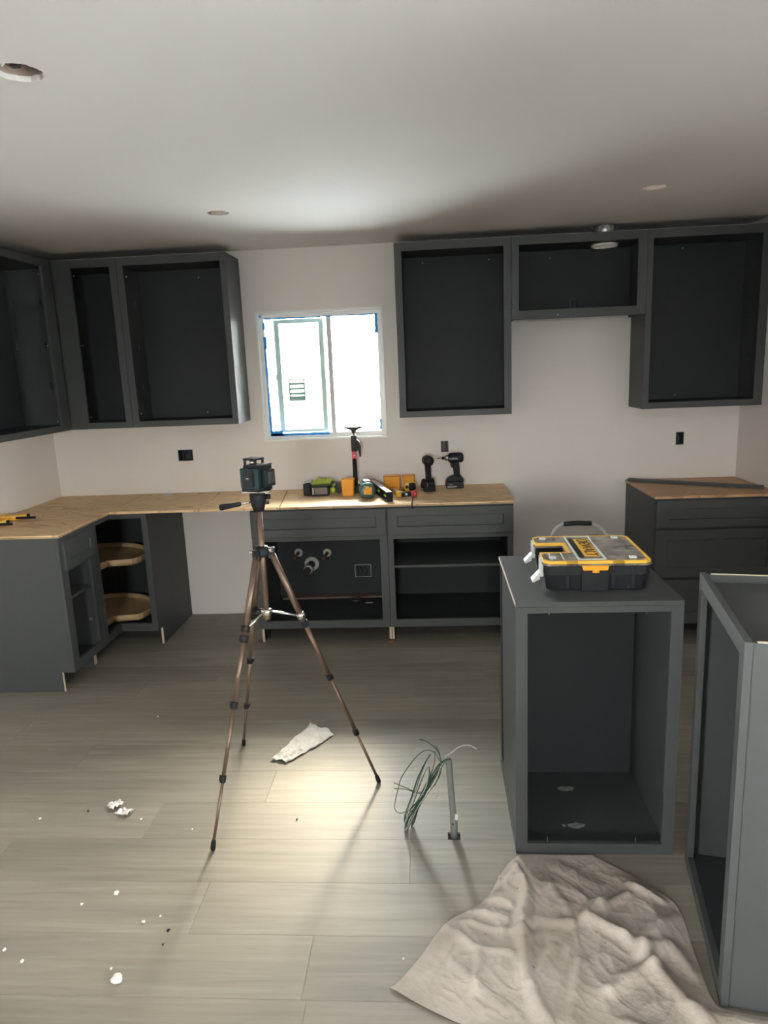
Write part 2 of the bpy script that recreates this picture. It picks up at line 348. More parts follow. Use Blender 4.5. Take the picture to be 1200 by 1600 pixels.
def thing(name, label, cat, loc=(0, 0, 0), rz=0.0, group=None):
    o = bpy.data.objects.new(name, None); C.objects.link(o); o.location = loc; o.rotation_euler = (0, 0, rz)
    o.empty_display_size = 0.1
    return tag(o, label, cat, group)
def tag(o, label, cat, group=None):
    o['label'] = label; o['category'] = cat
    if group: o['group'] = group
    return o
def struct(o): o['kind'] = 'structure'; return o
def dup(root, loc, rz, label=None, group=None):
    r = root.copy(); C.objects.link(r); r.location = loc; r.rotation_euler = (0, 0, rz)
    if label: r['label'] = label
    if group: r['group'] = group
    for ch in list(root.children):
        c = ch.copy(); C.objects.link(c); c.parent = r
        for g in list(ch.children):
            d = g.copy(); C.objects.link(d); d.parent = c
    return r
def smoothpath(pts, k=6, closed=False):
    P = [Vector(p) for p in pts]; n = len(P); out = []
    for i in range(n if closed else n-1):
        if closed: a, b, c, d = P[(i-1) % n], P[i], P[(i+1) % n], P[(i+2) % n]
        else: a, b, c, d = P[max(0, i-1)], P[i], P[i+1], P[min(n-1, i+2)]
        for j in range(k):
            t = j/k
            out.append(0.5*((2*b)+(c-a)*t+(2*a-5*b+4*c-d)*t*t+(3*b-a-3*c+d)*t**3))
    if not closed: out.append(P[-1])
    return out
def rrect(x0, y0, x1, y1, r, k=4):
    out = []
    for cx, cy, a in ((x1-r, y0+r, -PI/2), (x1-r, y1-r, 0), (x0+r, y1-r, PI/2), (x0+r, y0+r, PI)):
        out += [(cx+r*math.cos(a+PI/2*i/k), cy+r*math.sin(a+PI/2*i/k)) for i in range(k+1)]
    return out
def text(body, size, parent, mat, matrix, name='lettering', ext=0.0004):
    c = bpy.data.curves.new(name, 'FONT'); c.body = body; c.size = size; c.extrude = ext; c.align_x = 'CENTER'; c.align_y = 'CENTER'
    c.materials.append(mat)
    q = bpy.data.objects.new(name, c); me = bpy.data.meshes.new_from_object(q); bpy.data.objects.remove(q); bpy.data.curves.remove(c)
    me.name = name
    o = bpy.data.objects.new(name, me); C.objects.link(o); o.parent = parent; o.matrix_local = matrix
    return o

# ------------------------------------------------------------------ setting: walls, ceiling, floor
def wall(name, plane, u0, u1, v0, v1, holes, th, m):
    """plane: function (u, z, depth) -> point; depth 0 is the room side, th the outer side"""
    us = sorted({u0, u1, *[h[0] for h in holes], *[h[1] for h in holes]})
    vs = sorted({v0, v1, *[h[2] for h in holes], *[h[3] for h in holes]})
    b = MB(); bm = b.bm; cache = {}
    def V(u, v, d):
        k = (round(u, 5), round(v, 5), d)
        if k not in cache: cache[k] = bm.verts.new(plane(u, v, d))
        return cache[k]
    solid = lambda i, j: 0 <= i < len(us)-1 and 0 <= j < len(vs)-1 and not any(h[0]-1e-6 <= us[i] and us[i+1] <= h[1]+1e-6 and h[2]-1e-6 <= vs[j] and vs[j+1] <= h[3]+1e-6 for h in holes)
    for i in range(len(us)-1):
        for j in range(len(vs)-1):
            if not solid(i, j): continue
            a, c, d, e = us[i], us[i+1], vs[j], vs[j+1]
            bm.faces.new((V(a,d,0),V(c,d,0),V(c,e,0),V(a,e,0))); bm.faces.new((V(a,d,th),V(a,e,th),V(c,e,th),V(c,d,th)))
            if not solid(i-1, j): bm.faces.new((V(a,d,0),V(a,e,0),V(a,e,th),V(a,d,th)))
            if not solid(i+1, j): bm.faces.new((V(c,d,0),V(c,d,th),V(c,e,th),V(c,e,0)))
            if not solid(i, j-1): bm.faces.new((V(a,d,0),V(a,d,th),V(c,d,th),V(c,d,0)))
            if not solid(i, j+1): bm.faces.new((V(a,e,0),V(c,e,0),V(c,e,th),V(a,e,th)))
    return struct(b.build(name, m))

OUT = [(0.868, 0.972, 1.112, 1.190), (2.672, 2.724, 1.114, 1.190), (4.212, 4.264, 1.112, 1.196)]
TH = 0.115
wall_back = wall('wall_back', lambda u, v, d: (u, d, v), 0, W, 0, H, [(WX0, WX1, WZ0, WZ1)]+OUT+[(3.512, 3.566, 2.000, 2.066), (2.055, 2.165, 0.262, 0.345)], TH, M['wall'])
wall('wall_front', lambda u, v, d: (u, YF-d, v), 0, W, 0, H, [(BX0, BX1, BZ0, BZ1)], TH, M['wall'])
wall('wall_left', lambda u, v, d: (-d, u, v), YF-TH, TH, 0, H, [(LY2, LY3, LZ0, LZ1)], TH, M['wall'])
wall('wall_right', lambda u, v, d: (W+d, u, v), YF-TH, TH, 0, H, [(RY0, RY1, RZ0, RZ1)], TH, M['wall'])

HOLES = [(1.568, -2.782, 0.058), (1.588, -1.090, 0.053), (3.685, -1.110, 0.053)]
DUCT = (3.690, -0.150, 0.080)
def ceiling():
    b = MB(); bm = b.bm; sq = 0.16; cs = HOLES+[DUCT]
    us = sorted({-TH, W+TH, *[c[0]-sq for c in cs], *[c[0]+sq for c in cs]}); vs = sorted({YF-TH, TH, *[max(-9, c[1]-sq) for c in cs], *[min(TH, c[1]+sq) for c in cs]})
    for i in range(len(us)-1):
        for j in range(len(vs)-1):
            mx, my = (us[i]+us[i+1])/2, (vs[j]+vs[j+1])/2
            if any(abs(mx-c[0]) < sq and abs(my-c[1]) < sq for c in cs): continue
            bm.faces.new([bm.verts.new(p) for p in ((us[i],vs[j],H),(us[i],vs[j+1],H),(us[i+1],vs[j+1],H),(us[i+1],vs[j],H))])
    n = 40
    for cx, cy, r in cs:
        A = []; B = []; D = []
        ang = [2*PI*k/n for k in range(n)]
        for a in ang:
            ca, sa = math.cos(a), math.sin(a); q = sq/max(abs(ca), abs(sa))
            jit = 1+0.03*math.sin(7*a+cx*9)+0.02*math.sin(13*a)
            A.append(bm.verts.new((cx+ca*q, min(cy+sa*q, TH), H))); B.append(bm.verts.new((cx+ca*r*jit, cy+sa*r*jit, H))); D.append(bm.verts.new((cx+ca*r*jit, cy+sa*r*jit, H+0.014)))
        for k in range(n):
            l = (k+1) % n
            bm.faces.new((A[k], A[l], B[l], B[k])); bm.faces.new((B[k], B[l], D[l], D[k]))
    bmesh.ops.remove_doubles(bm, verts=bm.verts[:], dist=1e-5)
    # attic-side deck so that no sky leaks through
    b.box(-TH, YF-TH, H+0.16, W+TH, TH, H+0.18)
    o = struct(b.build('ceiling', M['ceil']))
    for cx, cy, r in cs:
        rc = MB(); rc.lathe([(r+0.012, 0.0145), (r+0.012, 0.125), (0, 0.125)], (cx, cy, H), n=32)
        rc.build('recess', M['cantan'], o)
    return o
ceil = ceiling()
cx, cy, r = HOLES[0]
b = MB()
for a in (0.3, 2.2, 4.2): b.box(cx+math.cos(a)*0.05-0.012, cy+math.sin(a)*0.05-0.01, H+0.03, cx+math.cos(a)*0.05+0.012, cy+math.sin(a)*0.05+0.01, H+0.075, 0.003)
b.build('joist_block', M['dkgrey'], ceil); 
b = MB(); b.tube([(cx-0.045, cy, H+0.02), (cx-0.02, cy+0.02, H+0.06), (cx+0.02, cy-0.01, H+0.05)], 0.004, 8); b.build('cable', M['white'], ceil)
b = MB(); b.tube([(HOLES[2][0]-0.03, HOLES[2][1], H+0.012), (HOLES[2][0], HOLES[2][1]+0.02, H+0.02), (HOLES[2][0]+0.03, HOLES[2][1]-0.01, H+0.014)], 0.004, 8); b.build('cable', M['red'], ceil)

# floor: subfloor slab and individual planks
fl = struct(MB().box(-TH, YF-TH, -0.10, W+TH, TH, -0.008).build('floor', M['subfloor']))
PW, PL = 0.2225, 1.5
def plank_mesh(L, wd, notch=None):
    g, c, t = 0.00025, 0.0006, 0.007
    b = MB(); bm = b.bm
    if notch:
        poly = [(g, g), (notch[0], g), (notch[0], notch[2]), (notch[1], notch[2]), (notch[1], g), (L-g, g), (L-g, wd-g), (g, wd-g)]
        b.prism(poly, -t, 0)
    else:
        lo = [bm.verts.new(p) for p in ((g,g,-t),(L-g,g,-t),(L-g,wd-g,-t),(g,wd-g,-t))]
        mi = [bm.verts.new(p) for p in ((g,g,-c),(L-g,g,-c),(L-g,wd-g,-c),(g,wd-g,-c))]
        hi = [bm.verts.new(p) for p in ((g+c,g+c,0),(L-g-c,g+c,0),(L-g-c,wd-g-c,0),(g+c,wd-g-c,0))]
        bm.faces.new(hi); bm.faces.new(lo[::-1])
        for A, B in ((lo, mi), (mi, hi)):
            for i in range(4): bm.faces.new((A[i], A[(i+1) % 4], B[(i+1) % 4], B[i]))
    bmesh.ops.recalc_face_normals(bm, faces=bm.faces[:])
    me = bpy.data.meshes.new('plank'); bm.to_mesh(me); bm.free(); me.materials.append(M['plank']); return me
full = plank_mesh(PL, PW)
JOINT = {0: 0.55, 1: 2.49, 2: 1.486, 3: 0.35, 4: 0.987, 5: 0.55, 6: 0.975, 7: 0.30, 8: 1.30, 9: 0.82, 10: 0.2, -1: 1.814, -2: 2.204, -3: 0.9, -4: 0.35}
cache = {}
nrow_lo = -int((-2.461-YF)/PW)-1
for k in range(nrow_lo, 15):
    # row k spans y0 .. y0+PW ; row 1 starts at -2.6835+PW
    y0 = -2.461 + (k-2)*PW
    j = {1: 2.49, 2: 1.486, 3: 0.40, 4: 0.987, 5: 0.55, 6: 0.12, 7: 0.975, 8: 1.36, 9: 0.45, 10: 0.86, 11: 0.2, 12: 1.1, 13: 0.6, 0: 1.814, -1: 2.204, -2: 0.72, -3: 1.3}.get(k, (k*0.61) % PL)
    yb = min(y0+PW, 0.0); ya = max(y0, YF)
    if yb-ya < 0.01: continue
    x = j - math.ceil(j/PL)*PL
    while x < W-0.001:
        a, e = max(x, 0.0), min(x+PL, W)
        if e-a > 0.02:
            nt_ = None
            if k == 2 and a < 2.647 < e: nt_ = (2.6245-a, 2.6695-a, 0.042)
            if abs(e-a-PL) < 1e-6 and abs(yb-ya-PW) < 1e-6 and not nt_: me = full
            else: me = plank_mesh(e-a, yb-ya, nt_)
            o = bpy.data.objects.new('plank', me); C.objects.link(o); o.parent = fl; o.location = (a, ya, 0)
        x += PL

# ------------------------------------------------------------------ window in the back wall
win = struct(bpy.data.objects.new('window_1', None)); C.objects.link(win); win.location = (WX0, 0, WZ0)
ww, wh = WX1-WX0, WZ1-WZ0
def ringframe(b, x0, z0, x1, z1, t, y0, y1):
    b.box(x0, y0, z0, x1, y1, z0+t); b.box(x0, y0, z1-t, x1, y1, z1); b.box(x0, y0, z0+t, x0+t, y1, z1-t); b.box(x1-t, y0, z0+t, x1, y1, z1-t); return b
ringframe(MB(), -0.004, -0.004, ww+0.004, wh+0.004, 0.014, -0.006, 0.05).build('casing_bead', M['vinyl'], win, bev=0.001)
ringframe(MB(), 0.010, 0.010, ww-0.010, wh-0.010, 0.030, 0.045, 0.11).build('outer_frame', M['vinyl'], win, bev=0.002)
X = lambda x: x-WX0
sash = MB(); z0, z1 = 0.045, wh-0.045
sash.box(X(1.574), 0.085, z0, X(1.608), 0.105, z1); sash.box(X(1.876), 0.085, z0, X(1.910), 0.105, z1)
sash.box(X(1.608), 0.085, z1-0.026, X(1.876), 0.105, z1); sash.box(X(1.608), 0.085, z0, X(1.876), 0.105, z0+0.02)
so = sash.build('sliding_sash', M['sash'], win, bev=0.0015, label='grey-green sliding sash of the window')
MB().box(X(1.608), 0.093, z0+0.02, X(1.876), 0.097, z1-0.026).build('glass_pane', M['glass'], so)
MB().box(X(1.568), 0.078, 0.40, X(1.574), 0.095, 0.44).build('latch', M['sash2'], so)
MB().box(X(1.936), 0.052, 0.040, X(1.966), 0.088, wh-0.040).build('meeting_stile', M['sash2'], win, bev=0.0015)
MB().box(X(1.966), 0.068, 0.040, ww-0.040, 0.072, wh-0.040).build('glass_pane', M['glass'], win)
MB().box(0.040, 0.106, 0.040, X(1.574), 0.109, wh-0.040).build('glass_pane', M['glass'], win)
MB().box(X(1.910), 0.106, 0.040, X(1.936), 0.109, wh-0.040).build('glass_pane', M['glass'], win)
M['screen'] = glass('insect_screen', (0.52, 0.53, 0.53), 0.0)
MB().box(0.046, 0.1095, 0.046, X(1.936), 0.1100, wh-0.046).build('insect_screen', M['screen'], win)
def tape(x0, z0, x1, z1, y=0.0445):
    b = MB(); rr = random.Random(int(x0*1000+z0*77)); horiz = (x1-x0) > (z1-z0); n = 14
    t0, t1 = (x0, x1) if horiz else (z0, z1)
    A = []; B = []
    for i in range(n+1):
        t = t0+(t1-t0)*i/n; e0 = rr.uniform(-0.0025, 0.0025); e1 = rr.uniform(-0.0025, 0.0025)
        A.append(b.bm.verts.new((t, y, z0+e0) if horiz else (x0+e0, y, t))); B.append(b.bm.verts.new((t, y, z1+e1) if horiz else (x1+e1, y, t)))
    for i in range(n): b.bm.faces.new((A[i], A[i+1], B[i+1], B[i]))
    g = bmesh.ops.extrude_face_region(b.bm, geom=b.bm.faces[:]); bmesh.ops.translate(b.bm, vec=(0, -0.0006, 0), verts=[v for v in g['geom'] if isinstance(v, bmesh.types.BMVert)])
    b.build('masking_tape', M['tape'], win)
tape(0.032, 0.05, 0.045, 0.62); tape(0.030, 0.61, 0.052, 0.69); tape(0.030, 0.735, 0.044, 0.78)
tape(0.045, wh-0.045, 0.42, wh-0.036); tape(0.034, 0.026, 0.44, 0.042); tape(0.036, 0.024, 0.12, 0.062)
tape(ww-0.055, wh-0.16, ww-0.036, wh-0.034); tape(ww-0.048, 0.05, ww-0.036, 0.12); tape(0.0145, wh-0.03, 0.03, wh-0.016, y=0.03)
tape(0.44, wh-0.042, ww-0.06, wh-0.036)

def fill_window(name, loc, rz, rw, rh):  # windows added out of view to let in fill light
    t = struct(bpy.data.objects.new(name, None)); C.objects.link(t); t.location = loc; t.rotation_euler = (0, 0, rz)
    ringframe(MB(), 0.0, 0.0, rw, rh, 0.045, 0.02, 0.08).build('outer_frame', M['vinyl'], t, bev=0.002)
    MB().box(rw/2-0.025, 0.03, 0.045, rw/2+0.025, 0.07, rh-0.045).build('meeting_stile', M['vinyl'], t, bev=0.002)
    MB().box(0.045, 0.048, 0.045, rw/2-0.025, 0.052, rh-0.045).build('glass_pane', M['glass'], t)
    MB().box(rw/2+0.025, 0.048, 0.045, rw-0.045, 0.052, rh-0.045).build('glass_pane', M['glass'], t)
def sky_blocker(x, rz, label, flabel):  # added unseen roof and low wall, keeping sky light out of the side windows
    pr = thing('outside_sky_blocker', label, 'sky_blocker', (x, -4.8, 0), rz)
    MB().prism([(0.01, 2.50), (4.4, 1.90), (4.4, 2.0), (0.01, 2.62)], -3.6, 3.6, 'y').build('roof', M['ceil'], pr)
    for q in (-3.4, 3.4): MB().box(4.1, q-0.06, -0.3, 4.22, q+0.06, 1.92).build('post', M['ceil'], pr, bev=0.004)
    o = MB().box(4.6, -5, -0.3, 4.66, 5, 1.45).build('outside_low_blocker', M['housewall'], loc=(x, -4.8, 0)); o.rotation_euler = (0, 0, rz)
    tag(o, flabel, 'low_blocker')
sky_blocker(W+TH, 0, 'added unseen roof on two posts blocking sky outside the right fill window', 'added unseen low white wall blocking the sky beyond the right roof')
sky_blocker(-TH, PI, 'added unseen roof on two posts blocking sky outside the left fill window', 'added unseen low white wall blocking the sky beyond the left roof')
fill_window('fill_window_left', (0, LY2, LZ0), PI/2, LY3-LY2, LZ1-LZ0)
fill_window('fill_window_rear', (BX1, YF, BZ0), PI, BX1-BX0, BZ1-BZ0)
fill_window('fill_window_right', (W, RY1, RZ0), -PI/2, RY1-RY0, RZ1-RZ0)

# ------------------------------------------------------------------ neighbouring house seen through the window
hs = thing('exterior_house', 'white stucco house outside beyond the kitchen window with a green louvered vent', 'building', (0, 9.0, -0.3))
MB().box(-2.6, 0.06, 0, 3.2, 5.0, 3.1).build('stucco_wall', M['housewall'], hs, bev=0.02)
MB().prism([(-0.5, 3.1), (5.5, 3.1), (2.5, 4.2)], -2.9, 3.5, 'x').build('roof', M['housewall'], hs)
lv = ringframe(MB(), -0.105, 1.43, 0.208, 1.86, 0.02, 0.02, 0.06).build('louver_frame', M['louver'], hs)
for k in range(4):
    zz = 1.46+k*0.095
    MB().prism([(0.02, zz), (0.03, zz-0.005), (0.06, zz+(0.055 if k == 0 else 0.03)), (0.05, zz+(0.06 if k == 0 else 0.035))], -0.085, 0.188, 'x').build('louver_slat', M['louver'], lv)

# ------------------------------------------------------------------ cabinets
SCREW = MB().lathe([(0, 0), (0.0035, 0.0), (0.0035, 0.002), (0, 0.003)], axis=(0, -1, 0), n=10)
screw_me = None
def screw(parent, x, y, z):
    global screw_me
    if screw_me is None:
        o = SCREW.build('screw', M['white'], parent); screw_me = o.data
    else:
        o = bpy.data.objects.new('screw', screw_me); C.objects.link(o); o.parent = parent
    o.location = (x, y, z); return o
clip_me = None
def shelf_clip(parent, x, y, z, rz=0.0):
    global clip_me
    if clip_me is None:
        b = MB(); b.box(-0.006, -0.004, 0, 0.006, 0.0, 0.042, 0.001); b.box(-0.009, -0.009, 0.014, 0.009, -0.004, 0.018); b.box(-0.002, -0.003, -0.016, 0.002, 0, -0.011)
        o = b.build('shelf_clip', M['clip'], parent); clip_me = o.data
    else:
        o = bpy.data.objects.new('shelf_clip', clip_me); C.objects.link(o); o.parent = parent
    o.location = (x, y, z); o.rotation_euler = (0, 0, rz); return o

def frame_panel(x0, x1, z0, z1, opens, y0, y1):
    """flat face frame with rectangular openings"""
    us = sorted({x0, x1, *[o[0] for o in opens], *[o[1] for o in opens]}); vs = sorted({z0, z1, *[o[2] for o in opens], *[o[3] for o in opens]})
    b = MB(); bm = b.bm; cch = {}
    def V(u, v, d):
        k = (round(u, 5), round(v, 5), d)
        if k not in cch: cch[k] = bm.verts.new((u, y0 if d == 0 else y1, v))
        return cch[k]
    sol = lambda i, j: 0 <= i < len(us)-1 and 0 <= j < len(vs)-1 and not any(o[0]-1e-6 <= us[i] and us[i+1] <= o[1]+1e-6 and o[2]-1e-6 <= vs[j] and vs[j+1] <= o[3]+1e-6 for o in opens)
    for i in range(len(us)-1):
        for j in range(len(vs)-1):
            if not sol(i, j): continue
            a, c, d, e = us[i], us[i+1], vs[j], vs[j+1]
            bm.faces.new((V(a,d,0),V(c,d,0),V(c,e,0),V(a,e,0))); bm.faces.new((V(a,d,1),V(a,e,1),V(c,e,1),V(c,d,1)))
            if not sol(i-1, j): bm.faces.new((V(a,d,0),V(a,e,0),V(a,e,1),V(a,d,1)))
            if not sol(i+1, j): bm.faces.new((V(c,d,0),V(c,d,1),V(c,e,1),V(c,e,0)))
            if not sol(i, j-1): bm.faces.new((V(a,d,0),V(a,d,1),V(c,d,1),V(c,d,0)))
            if not sol(i, j+1): bm.faces.new((V(a,e,0),V(c,e,0),V(c,e,1),V(a,e,1)))
    return b

G = 0.0008
def upper(label, loc, rz, w, z0, z1, d, opening, group=None, tophole=None):
    """wall cabinet: local x 0..w, back at y=0, face at y=-d; opening (x0,x1,z0,z1) local x, world z"""
    t = thing('wall_cabinet', label, 'cabinet', (loc[0], loc[1], z0), rz, group)
    h = z1-z0; p = 0.016; ft = 0.019; yb = -0.002
    MB().box(G, -d+ft, 0, G+p, yb, h).build('side_panel', M['cab'], t, bev=0.0008)
    MB().box(w-G-p, -d+ft, 0, w-G, yb, h).build('side_panel', M['cab'], t, bev=0.0008)
    MB().box(G+p, -0.012, 0.018, w-G-p, -0.006, h-0.018).build('back_panel', M['cab_shaded'], t)
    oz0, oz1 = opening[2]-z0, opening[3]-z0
    MB().box(G+p, -d+ft, oz0-0.016, w-G-p, yb, oz0).build('bottom_panel', M['cab_shaded'], t)
    if tophole:
        b = MB(); bm = b.bm; hx, hy, hr = tophole; n = 36
        for zz in (oz1+0.0, oz1+0.016):
            A = []; B = []
            for k in range(n):
                a = 2*PI*k/n; ca, sa = math.cos(a), math.sin(a)
                qx = (w-G-p-hx if ca > 0 else hx-G-p)/abs(ca) if abs(ca) > 1e-6 else 9; qy = ((yb-hy) if sa > 0 else hy+d-ft)/abs(sa) if abs(sa) > 1e-6 else 9
                q = min(qx, qy); A.append(bm.verts.new((hx+ca*q, hy+sa*q, zz))); B.append(bm.verts.new((hx+ca*hr, hy+sa*hr, zz)))
            for k in range(n): bm.faces.new((A[k], A[(k+1) % n], B[(k+1) % n], B[k]))
            if zz == oz1: lowB = B
            else:
                for k in range(n): bm.faces.new((lowB[k], lowB[(k+1) % n], B[(k+1) % n], B[k]))
        # corners left by the radial fill
        b.build('top_panel', M['cab_shaded'], t)
        tube_ = MB(); tube_.lathe([(hr-0.001, oz1-0.012), (hr-0.001, oz1+0.017), (hr-0.0035, oz1+0.017), (hr-0.0035, oz1-0.012), (hr-0.001, oz1-0.012)], (hx, hy, 0), n=36)
        tube_.build('hole_collar', M['white'], t, label='pale ring around the duct hole')
    else:
        MB().box(G+p, -d+ft, oz1, w-G-p, yb, oz1+0.016).build('top_panel', M['cab_shaded'], t)
    frame_panel(G, w-G, 0, h, [(opening[0], opening[1], oz0, oz1)], -d, -d+ft).build('face_frame', M['cab'], t, bev=0.001)
    return t, p, oz0, oz1, h

DU = 0.305; UZ0, UZ1 = 1.374, 2.4120
OZ0, OZ1 = 1.412, 2.363
# left wall (faces +x): local x -> world y
lw, p, a0, a1, hh = upper('open grey wall cabinet on the left wall, its frame facing the window side', (0.0, -1.2336, 0), PI/2, 1.2336-0.332, UZ0, UZ1, DU, (0.045, 1.2336-0.436, OZ0, OZ1))
for zz in (1.635, 1.885, 2.145):
    for yy in (-0.035, -0.222): shelf_clip(lw, 1.2336-0.332-G-p, yy, zz-UZ0, PI/2)
for zz in (1.44, 1.90, 2.32): screw(lw, 1.2336-0.442, -DU+0.022, zz-UZ0)
bc, p, a0, a1, hh = upper('grey blind corner wall cabinet with narrow tall opening above the plywood counter', (0.0, 0, 0), 0, 0.7057, UZ0, UZ1, DU, (0.414, 0.660, OZ0, OZ1))
for zz in (1.45, 1.90, 2.32): screw(bc, 0.425, -DU+0.019, zz-UZ0)
lc, p, a0, a1, hh = upper('open grey wall cabinet just left of the kitchen window', (0.7057, 0, 0), 0, 1.3938-0.7057, UZ0, UZ1, DU, (0.042, 0.648, OZ0, OZ1))
for zz in (1.60, 1.86, 2.13): shelf_clip(lc, G+p, -0.12, zz-UZ0, -PI/2)
screw(lc, 0.42, -0.013, 2.31-UZ0); screw(lc, 0.40, -0.013, 1.44-UZ0); screw(lc, 0.052, -DU+0.021, 2.30-UZ0); screw(lc, 0.052, -DU+0.021, 1.46-UZ0)
RA, RB, RC, RD = 2.4143, 3.1104, 3.8996, 4.5990
rcab, p, a0, a1, hh = upper('tall open grey wall cabinet just right of the kitchen window', (RA, 0, 0), 0, RB-RA, UZ0, UZ1, DU, (0.045, 0.651, OZ0, OZ1))
screw(rcab, 0.17, -0.013, 2.33-UZ0); screw(rcab, 0.59, -0.013, 2.33-UZ0)
for zz in (1.62, 1.90, 2.17): shelf_clip(rcab, RB-RA-G-p, -0.20, zz-UZ0, PI/2)
mid, p, a0, a1, hh = upper('short open grey bridge cabinet with a foil duct passing through its top', (RB, 0, 0), 0, RC-RB, 1.9353, UZ1, DU, (0.045, 0.738, 1.988, OZ1), tophole=(DUCT[0]-RB, DUCT[1], DUCT[2]))
screw(mid, 0.275, -0.013, 2.32-1.9353); screw(mid, 0.275, -DU-0.0, 1.955-1.9353)
b = MB(); b.box(0.400, -0.016, 0.064, 0.456, -0.0125, 0.132, 0.001); b.build('outlet_cutout', M['navy'], mid)
b = MB()
for q in (0.412, 0.428, 0.444): b.tube([(q, -0.016, 0.08), (q+0.006, -0.026, 0.10), (q, -0.018, 0.12)], 0.0025, 6)
b.build('wire', M['black'], mid)
fr_, p, a0, a1, hh = upper('tall open grey wall cabinet against the right wall', (RC, 0, 0), 0, RD-RC, UZ0, UZ1, DU, (0.035, 0.655, OZ0, OZ1))
screw(fr_, 0.30, -0.013, 2.34-UZ0); screw(fr_, 0.29, -0.013, 1.44-UZ0)
for zz in (1.66, 1.93, 2.20): shelf_clip(fr_, RD-RC-G-p, -0.13, zz-UZ0, PI/2)
MB().box(RD-RC, -DU+0.002, 0.0, W-RC-0.001, -DU+0.02, UZ1-UZ0).build('filler_strip', M['cab'], fr_)

# foil duct from ceiling down into the bridge cabinet
dct = MB(); pr = []
z = 2.372
k = 0
while z < H+0.09:
    pr.append((DUCT[2]-0.009-(0.008 if k % 2 else 0), z)); z += 0.0085; k += 1
dct.lathe(pr, (DUCT[0], DUCT[1], 0), n=36)
for v in dct.bm.verts: v.co += Vector((random.uniform(-1, 1), random.uniform(-1, 1), random.uniform(-1, 1)))*0.0022
tag(dct.build('foil_duct', M['foil']), 'crinkled silver foil duct between ceiling and the bridge cabinet top', 'duct')

def drawer_front(parent, x0, x1, z0, z1, yf, frame=0.058, m=None, name='drawer_front', th=0.019):
    """shaker front: proud frame, recessed flat centre"""
    m = m or M['cab']; b = MB(); bm = b.bm; fz = min(frame, (z1-z0)*0.30)
    def ring(i, y, jx, jz): return [bm.verts.new(q) for q in ((x0+jx, y, z0+jz), (x1-jx, y, z0+jz), (x1-jx, y, z1-jz), (x0+jx, y, z1-jz))]
    R = [ring(0, yf+th, 0, 0), ring(1, yf+0.0015, 0, 0), ring(2, yf, 0.0015, 0.0015), ring(3, yf, frame, fz), ring(4, yf+0.008, frame+0.003, fz+0.003)]
    for A, B in zip(R, R[1:]):
        for i in range(4): bm.faces.new((A[i], A[(i+1) % 4], B[(i+1) % 4], B[i]))
    bm.faces.new(R[-1]); bm.faces.new(R[0][::-1])
    return b.build(name, m, parent)

DB = 0.6214; BH = 0.8745
def side_poly(): return [(-DB+0.019, 0.114), (-DB+0.075, 0.114), (-DB+0.075, 0.0), (-0.004, 0.0), (-0.004, BH), (-DB+0.019, BH)]
def base(label, loc, rz, w, opens, group=None, floor_z=0.128, raw=(True, True), back=True, name='base_cabinet'):
    t = thing(name, label, 'cabinet', loc, rz, group)
    p = 0.016
    for k, x in enumerate((G, w-G-p)):
        MB().prism(side_poly(), x, x+p, 'x').build('side_panel', M['cab'], t, bev=0.0008)
        MB().box(x+0.0015, -DB+0.0735, 0.0, x+p-0.0015, -DB+0.0752, 0.1135).build('raw_edge', M['raw'], t, label='pale raw plywood edge at the toe kick')
    if back: MB().box(G+p, -0.016, 0.10, w-G-p, -0.010, BH-0.002).build('back_panel', M['cab_shaded'], t)
    MB().box(G+p, -DB+0.019, floor_z-0.014, w-G-p, -0.016, floor_z).build('bottom_panel', M['cab_shaded'], t)
    MB().box(G+p, -DB+0.42, 0.0, w-G-p, -DB+0.432, floor_z-0.014).build('toe_board', M['cab_shaded'], t)
    frame_panel(G, w-G, 0.114, BH, opens, -DB, -DB+0.019).build('face_frame', M['cab'], t, bev=0.001)
    return t
# sink base
XS, XM, XE = 1.4997, 2.3290, 3.0817
sk = base('grey sink base cabinet with open front and three pipe stubs inside, left of two', (XS, 0, 0), 0, XM-XS, [(0.050, 0.782, 0.163, 0.673)])
drawer_front(sk, 0.004, XM-XS-0.005, 0.702, 0.866, -DB-0.019)
MB().prism([(0.0, -0.10), (0.7, -0.085), (0.7, -0.02), (0.0, -0.02)], 0.1285, 0.140).build('wood_shim', M['shimwood'], sk, loc=(0.05, 0, 0))
cut = MB(); cut.box(0.556, -0.0185, 0.262, 0.664, -0.0165, 0.345); cut.build('outlet_cutout', M['navy'], sk)
ringframe(MB(), 0.554, 0.260, 0.667, 0.347, 0.0025, -0.0195, -0.0165).build('cutout_edge', M['ring'], sk)
b = MB()
for q in (0.575, 0.60, 0.63): b.tube([(q, -0.02, 0.28), (q+0.01, -0.04, 0.31), (q-0.006, -0.022, 0.335)], 0.003, 6)
b.build('wire', M['black'], sk)
rb_ = base('grey base cabinet with one shelf inside and one drawer, right of the sink cabinet', (XM, 0, 0), 0, XE-XM, [(0.036, 0.716, 0.163, 0.673)])
drawer_front(rb_, 0.006, XE-XM-0.003, 0.702, 0.866, -DB-0.019)
MB().box(0.018, -DB+0.03, 0.484, XE-XM-0.018, -0.017, 0.500).build('shelf', M['cab'], rb_, bev=0.001)
# right base with three drawers
X3 = 3.8986
dr = base('grey three-drawer base cabinet in the right corner under plywood', (X3, 0, 0), 0, W-0.002-X3, [(0.04, 0.66, 0.15, 0.38), (0.04, 0.66, 0.42, 0.67), (0.04, 0.66, 0.71, 0.85)])
drawer_front(dr, 0.004, W-X3-0.004, 0.702, 0.866, -DB-0.019, 0.07)
drawer_front(dr, 0.004, W-X3-0.004, 0.400, 0.690, -DB-0.019, 0.06)
drawer_front(dr, 0.004, W-X3-0.004, 0.114, 0.388, -DB-0.019, 0.06)
